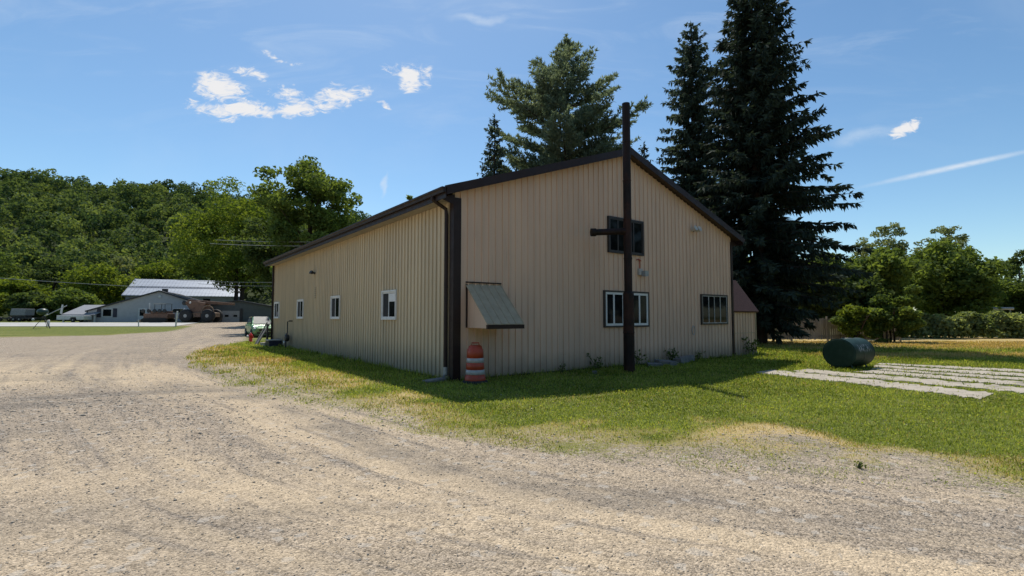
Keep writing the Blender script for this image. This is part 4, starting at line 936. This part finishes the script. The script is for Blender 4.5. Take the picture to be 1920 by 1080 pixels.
TP = put('tripod_stand', 'spindly dark tripod with green top on the roadside grass', 'stand', 84, 58)
for x, y in ((-1.0, -.2), (1.0, -.3), (-.2, .7), (.35, .5)):
    mb = MB(); mb.tube([(0, 0, 1.2), (x*.6, y*.6, .55), (x, y, -.05)], .03, 6); mb.build('leg', M['black'], TP)
mb = MB(); mb.lathe([(.1, 1.15), (.18, 1.2), (.18, 1.35), (.08, 1.4)], 12); mb.build('hub', M['black'], TP)
mb = MB(); mb.tube([(-.1, 0, 1.3), (.35, 0, 1.62)], .07, 8); mb.build('arm', M['offwhite'], TP)
mb = MB(); mb.lathe([(.2, 1.5), (.48, 1.65), (.55, 1.9), (.42, 2.15), (.15, 2.25)], 14, Matrix.Translation((-.2, 0, 0))); mb.build('hopper', M['tank'], TP, True)
# posts
def post(label, px, d, h, r, mat, lean=0):
    P_ = put('marker_post', label, 'post', px, d)
    mb = MB(); mb.tube([(0, 0, -.1), (lean, 0, h)], r, 8); mb.build('post', M[mat], P_)
    mb = MB(); mb.tube([(lean, 0, h), (lean, 0, h+.04)], [r*1.15, r*.7], 8); mb.build('cap', M[mat], P_)
post('tall white leaning post at the end of the pale road', 331, 62, 1.85, .085, 'offwhite', .15)
post('short thin white post by the road near workshop door', 262, 62, .8, .06, 'offwhite', -.08)
post('stubby white post beside the tripod stand', 93, 63, .72, .13, 'offwhite')
# slanted pole
SP = put('slanted_pole', 'grey pole slanting up to the carport roof', 'pole', 106, 72)
mb = MB(); mb.tube([(-1.5, 0, .9), (1.3, .2, 2.4)], .06, 6); mb.build('pole', M['steel'], SP)
mb = MB(); mb.tube([(-1.5, 0, -.1), (-1.5, 0, .95)], .05, 6); mb.build('support', M['black'], SP)
# overhead wires
def wire(label, pts, r=.022):
    Pts = [((px-960)/F*d, d, EYE+(594-py)/F*d) for px, py, d in pts]
    mb = MB(); P2 = []
    for (a, b2) in zip(Pts[:-1], Pts[1:]):
        for q in np.linspace(0, 1, 9)[:-1]: P2.append(tuple(np.array(a)*(1-q)+np.array(b2)*q-np.array([0, 0, .5*q*(1-q)])))
    P2.append(Pts[-1]); mb.tube(P2, r, 5); tag(mb.build('overhead_wire', M['wire']), label, 'wire', 'overhead wires')
M['wire'] = pmat('wire', (.30, .31, .30), (.24, .25, .24), .4, 5); M['wiredark'] = M['black']
wire('upper overhead wire running into the barn roof end', [(400, 449, 56), (640, 452, 50)])
wire('thicker overhead wire just below the topmost one', [(390, 456, 56), (640, 460, 50)], .03)
wire('overhead wire passing above the pale metal roof', [(330, 525, 64), (540, 529, 60)])
wire('overhead wire crossing right above the garage roof', [(370, 532, 64), (540, 536, 60)])
wire('overhead wire at left, sagging over the trees by road', [(-120, 512, 70), (270, 538, 72)], .03)

# ------------------------------------------------------------------ small things by the barn
HY = thing('fire_hydrant', 'small red hydrant with white cap on the lawn edge', 'hydrant', (-17.2, 33.4, -.02))
mb = MB(); mb.lathe([(.16, 0), (.16, .04), (.11, .05), (.11, .40), (.14, .41), (.14, .45), (.11, .50), (.05, .58), (.03, .62), (0, .62)], 18); mb.build('barrel', M['red'], HY, True)
mb = MB(); mb.tube([(-.08, 0, .36), (-.24, -.02, .40)], .085, 10); mb.build('outlet_cap', M['offwhite'], HY)
mb = MB(); mb.tube([(.08, 0, .32), (.18, 0, .32)], .05, 8); mb.build('outlet', M['red'], HY)
LB = thing('leaning_boards', 'grey weathered boards leaning on the barn far corner', 'boards', (*bpt(-.12, 21.3), 0), ANG)
random.seed(9)
for k in range(4):
    mb = MB(); y = -.05+.21*k; h_ = 1.25+random.uniform(-.15, .1); mb.add([(-.75, y, 0), (-.75, y+.18, 0), (-.10, y+.18+.05, h_), (-.10, y+.05, h_), (-.70, y, 0), (-.70, y+.18, 0), (-.05, y+.23, h_), (-.05, y+.05, h_)], [(0, 1, 2, 3), (4, 7, 6, 5), (0, 3, 7, 4), (1, 5, 6, 2), (0, 4, 5, 1), (3, 2, 6, 7)]); mb.build('board', M['woodgrey'], LB)
mb = MB(); mb.box(-.28, -.20, -.35, -.12, 0, 1.2); tag(mb.build('upright_panel', M['black'], None), 'dark upright panel beside the leaning boards', 'panel'); o_ = bpy.data.objects['upright_panel']; o_.location = LB.location; o_.rotation_euler = LB.rotation_euler
TO = thing('storage_tote', 'dark blue lidded tote on the ground by barn wall', 'tote', (*bpt(-.4, 19.2), 0), ANG)
mb = MB(); mb.prism([(-.28, 0), (.28, 0), (.33, .33), (-.33, .33)], 1, -.45, .45); mb.build('bin', M['navy'], TO, False, .02)
mb = MB(); mb.box(-.36, .36, -.48, .48, .332, .38); mb.build('lid', M['steel'], TO, False, .01)
BK = thing('concrete_block', 'pale grey block beside the dark blue tote', 'block', (*bpt(-.6, 20.1), 0), ANG+.2)
mb = MB(); mb.box(-.2, .2, -.35, .35, 0, .2); mb.build('block', M['concrete'], BK, False, .015)
GM = thing('gas_meter', 'dark gas meter with riser pipe against cream wall', 'gas meter', (*bpt(-.25, 16.7), 0), ANG)
mb = MB(); mb.tube([(.0, .0, .75), (.0, .0, 1.40), (.08, .0, 1.43), (.24, .0, 1.43)], .03, 8); mb.tube([(0, .28, -.05), (0, .28, .72), (0, .2, .78), (0, 0, .78)], .03, 8); mb.build('pipe', M['black'], GM)
mb = MB(); mb.lathe([(.0, -.11), (.15, -.10), (.19, -.05), (.19, .05), (.15, .10), (0, .11)], 16, Matrix.Translation((0, .08, .55)) @ Matrix.Rotation(R(90), 4, 'Y')); mb.build('meter_body', M['black'], GM)
mb = MB(); mb.lathe([(.0, 0), (.10, .0), (.11, .05), (0, .08)], 14, Matrix.Translation((-.1, .05, .30)) @ Matrix.Rotation(R(-90), 4, 'Y')); mb.build('regulator', M['steel'], GM)
SB = thing('splash_block', 'dark splash block at the foot of the corner downspout', 'splash block', (*bpt(-.42, .2), -.01), ANG)
mb = MB(); mb.prism([(-.3, 0), (.25, 0), (.25, .09), (-.3, .05)], 1, -.14, .14); mb.build('block', M['stone'], SB, False, .02)
# stone slabs and weeds at the gable foot
rg = np.random.default_rng(90)
def slab(label, u, v, a, b2, h, tilt, rz):
    o_ = thing('stone_slab', label, 'slab', (*bpt(u, v), .0), rz)
    n = 9; ang = np.sort(rg.uniform(0, 6.28, n)); pl = [(a*math.cos(q)*rg.uniform(.8, 1.1), b2*math.sin(q)*rg.uniform(.8, 1.1)) for q in ang]
    mb = MB(); mb.prism(pl, 2, -.02, h); s = mb.build('stone', M['stone'], o_, False, .015); s.rotation_euler = (tilt, tilt*.5, 0)
slab('long flat grey slab leaning at gable foot right of pipe', 8.3, -.45, .62, .3, .12, R(9), ANG)
slab('raised grey slab nearest the dark window wall', 9.4, -.40, .7, .28, .2, R(-7), ANG+.1)
slab('small low slab just beside the stovepipe base', 7.4, -.6, .38, .24, .09, R(5), ANG)
slab('little pale stone on grass left of the stovepipe', 4.2, -.95, .09, .07, .07, 0, 0)
slab('bright white stone before the slabs at gable foot', 7.9, -1.0, .15, .08, .08, 0, ANG)
def weed(label, u, v, h, n, seed):
    rg = np.random.default_rng(seed); o_ = thing('weed', label, 'weed', (*bpt(u, v), -.02), 0)
    mb = MB(); C = []
    stems = []
    for k in range(max(3, n//14)):
        e = np.array([rg.uniform(-.35, .35)*h*1.4, rg.uniform(-.2, .2)*h, h*rg.uniform(.6, 1.05)]); b0 = np.array([rg.uniform(-.2, .2)*h, 0, 0]); mb = MB(); mb.tube([b0, (b0+e)/2+np.array([0, 0, .08*h]), e], [.008, .006, .003], 4); stems.append(mb)
        q = rg.uniform(.25, 1, 14); C.append(b0+(e-b0)*q[:, None]+rg.normal(0, .02+.06*h, (14, 3)))
    C = np.concatenate(C); v_, f_ = rand_leaves(C, np.full(len(C), .008+.075*h), rg); np_mesh('leaves', v_, f_, L['weed'], o_, np.repeat(rg.uniform(0, .8, len(C)), 4)); [q_.build('stem', M['weedstem'], o_) for q_ in stems]
M['weedstem'] = pmat('weed_stem', (.05, .06, .02), (.07, .06, .03), .8)
weed('thin leafy weed just left of the stovepipe base', 4.95, -.25, .55, 70, 1); weed('weed between stovepipe and stone slabs', 7.05, -.2, .6, 80, 2); weed('weed sprouting behind the long flat slab', 8.9, -.15, .6, 90, 3)
weed('weed clump near the right end of gable wall', 10.6, -.2, .35, 70, 4); weed('dark weed at the shed front wall', 15.0, .1, .8, 110, 5); weed('low weed clump left of stovepipe along wall', 3.6, -.2, .3, 60, 6)
def buv(px, py): q = np.array(gpt(px, py))-np.array([CX, CY]); return float(q @ U), float(q @ V)
weed('small green weed tuft alone in the gravel at right', *buv(1612, 876), .08, 80, 7)

# ------------------------------------------------------------------ grass and gravel
rg = np.random.default_rng(100)
def scatter(n, dmin, dmax, pxa, pxb, pw=1.0):
    d = dmin*(dmax/dmin)**(rg.uniform(0, 1, n)**pw); px = rg.uniform(pxa, pxb, n); return (px-960)/F*d, d
def outside(x, y):
    rx_, ry_ = x-CX, y-CY; u = rx_*U[0]+ry_*U[1]; v = rx_*V[0]+ry_*V[1]
    return ~((u > -.02) & (u < BW+2.1) & (v > -.02) & (v < BL))
def on_strip(x, y):
    r = np.zeros(len(x), bool)
    for a, b2, c, d in strips:
        q = [np.array(gpt(*p_)) for p_ in (a, b2, d, c)]; ins = np.ones(len(x), bool)
        for i in range(4):
            e = q[(i+1) % 4]-q[i]; ins &= (e[0]*(y-q[i][1])-e[1]*(x-q[i][0])) > 0
        ins2 = np.ones(len(x), bool)
        for i in range(4):
            e = q[(i+1) % 4]-q[i]; ins2 &= (e[0]*(y-q[i][1])-e[1]*(x-q[i][0])) < 0
        r |= ins | ins2
    return r
def blades(x, y, h, w, rg):
    n = len(x); z = ground_height(x, y); az = rg.uniform(0, 6.28, n); le = rg.uniform(0, 6.28, n); lean = rg.uniform(.1, .9, n)*h
    base_ = np.stack([x, y, z-.005], -1); sdv = np.stack([np.cos(az), np.sin(az), 0*az], -1)*(w/2)[:, None]
    tip = base_+np.stack([np.cos(le)*lean, np.sin(le)*lean, h], -1); mid = base_+(tip-base_)*.55+np.array([0, 0, 1])*(h*.12)[:, None]
    v = np.stack([base_-sdv, base_+sdv, mid+sdv*.8, tip, mid-sdv*.8], 1).reshape(-1, 3); k = np.arange(n)[:, None]*5
    f = np.concatenate([k+np.array([[0, 1, 2, 4]]), k+np.array([[4, 2, 3, 3]])], 0)
    return v, np.concatenate([k+np.array([[0, 1, 2]]), k+np.array([[0, 2, 4]]), k+np.array([[4, 2, 3]])], 0)
x, y = scatter(330000, 5.0, 34, 300, 2060, .9)
g, dr, _, _ = covers(x, y); gg = np.where(g > .97, 1, np.clip(g*1.05+(fbm(x, y, 1.5, 7)-.5)*1.1+(fbm(x, y, 5, 17)-.5)*.7-.08, 0, 1))*(g > .06)
keep = (rg.uniform(0, 1, len(x)) < gg**2.1) & outside(x, y) & (rg.uniform(0, 1, len(x)) < np.where(on_strip(x, y), .045, 1.0)); x, y, dr = x[keep], y[keep], dr[keep]
h = rg.uniform(.02, .06, len(x))*np.clip(.45+.6*g[keep], .4, 1)*(.7+.6*fbm(x, y, 1.2, 8))*np.clip(y/9, .8, 2.0); rx_ = x-CX; ry_ = y-CY; vv = rx_*V[0]+ry_*V[1]; uu = rx_*U[0]+ry_*U[1]
h *= 1+1.3*np.where(((vv < 0) & (vv > -.3) & (uu > 0) & (uu < BW+2)) | ((uu < 0) & (uu > -.3) & (vv > 0) & (vv < BL)), rg.uniform(0, 1, len(x)), 0)
w = .006*np.clip(y/6.5, .8, 5)*rg.uniform(.7, 1.5, len(x))
isdry = rg.uniform(0, 1, len(x)) < np.clip(dr*np.where(y > 18, 1.05, .65)+.05, 0, 1)
for sel, mt, lab, nm in ((~isdry, L['grass'], 'short green lawn grass around the barn', 'grass'), (isdry, L['straw'], 'dry straw coloured grass along the gravel edge', 'dry_grass')):
    v, f = blades(x[sel], y[sel], h[sel], w[sel], rg); tn = np.clip(fbm(x[sel], y[sel], .9, 12)*1.1-.15+rg.normal(0, .3, sel.sum()), 0, 1)
    tn = np.repeat(tn, 5)
    if nm == 'grass':       # broad clover leaves among the blades
        xs_, ys_ = x[sel][::4], y[sel][::4]; nc = len(xs_); C = np.stack([xs_+rg.normal(0, .03, nc), ys_+rg.normal(0, .03, nc), ground_height(xs_, ys_)+rg.uniform(.012, .05, nc)], -1)
        a = unit(rg.normal(size=(nc, 3))*np.array([1, 1, .35])); b2 = unit(np.cross(unit(np.array([0, 0, 1.])+rg.normal(0, .35, (nc, 3))), a)); sz_ = (.011*np.clip(ys_/8, .8, 2.6)*rg.uniform(.6, 1.5, nc))[:, None]
        cv, cf = diamonds(C, a*sz_, b2*sz_); o5 = len(v); v = np.concatenate([v, cv]); f = np.concatenate([f, cf[:, [0, 1, 2]]+o5, cf[:, [0, 2, 3]]+o5]); tn = np.concatenate([tn, np.repeat(np.clip(rg.normal(.5, .35, nc), 0, 1), 4)])
    go = np_mesh(nm, v, f, mt, None, tn); kind(go, 'stuff'); tag(go, lab, 'grass')
# loose stones
x, y = scatter(46000, 2.6, 16, -80, 2000, .95)
g, dr, sa, dk = covers(x, y); keep = (rg.uniform(0, 1, len(x)) < (1-.9*g)*(1-.62*sa)) & outside(x, y); x, y = x[keep], y[keep]
n = len(x); sz = .0055*np.exp(rg.normal(0, .38, n))*np.clip(y/4.5, .8, 2.2); z = ground_height(x, y)
o6 = np.array([[1, 0, 0], [0, 1, 0], [-1, 0, 0], [0, -1, 0], [.1, .1, .62], [0, 0, -.5]]); f8 = np.array([[0, 1, 4], [1, 2, 4], [2, 3, 4], [3, 0, 4], [1, 0, 5], [2, 1, 5], [3, 2, 5], [0, 3, 5]])
az = rg.uniform(0, 6.28, n); P = o6[None]*rg.uniform(.6, 1.4, (n, 6, 1)); ca, sa_ = np.cos(az)[:, None], np.sin(az)[:, None]
P = np.stack([P[..., 0]*ca-P[..., 1]*sa_, P[..., 0]*sa_+P[..., 1]*ca, P[..., 2]], -1)*sz[:, None, None]+np.stack([x, y, z+sz*.15], -1)[:, None]
ms = leafmat('stone_grey', (.17, .15, .13), (.50, .45, .37), 0.0)
gs = np_mesh('gravel', P.reshape(-1, 3), (f8[None]+np.arange(n)[:, None, None]*6).reshape(-1, 3), ms, None, np.repeat(np.clip(rg.normal(.52, .24, n), 0, 1), 6)); kind(gs, 'stuff'); tag(gs, 'loose grey stones strewn over the lot', 'gravel')
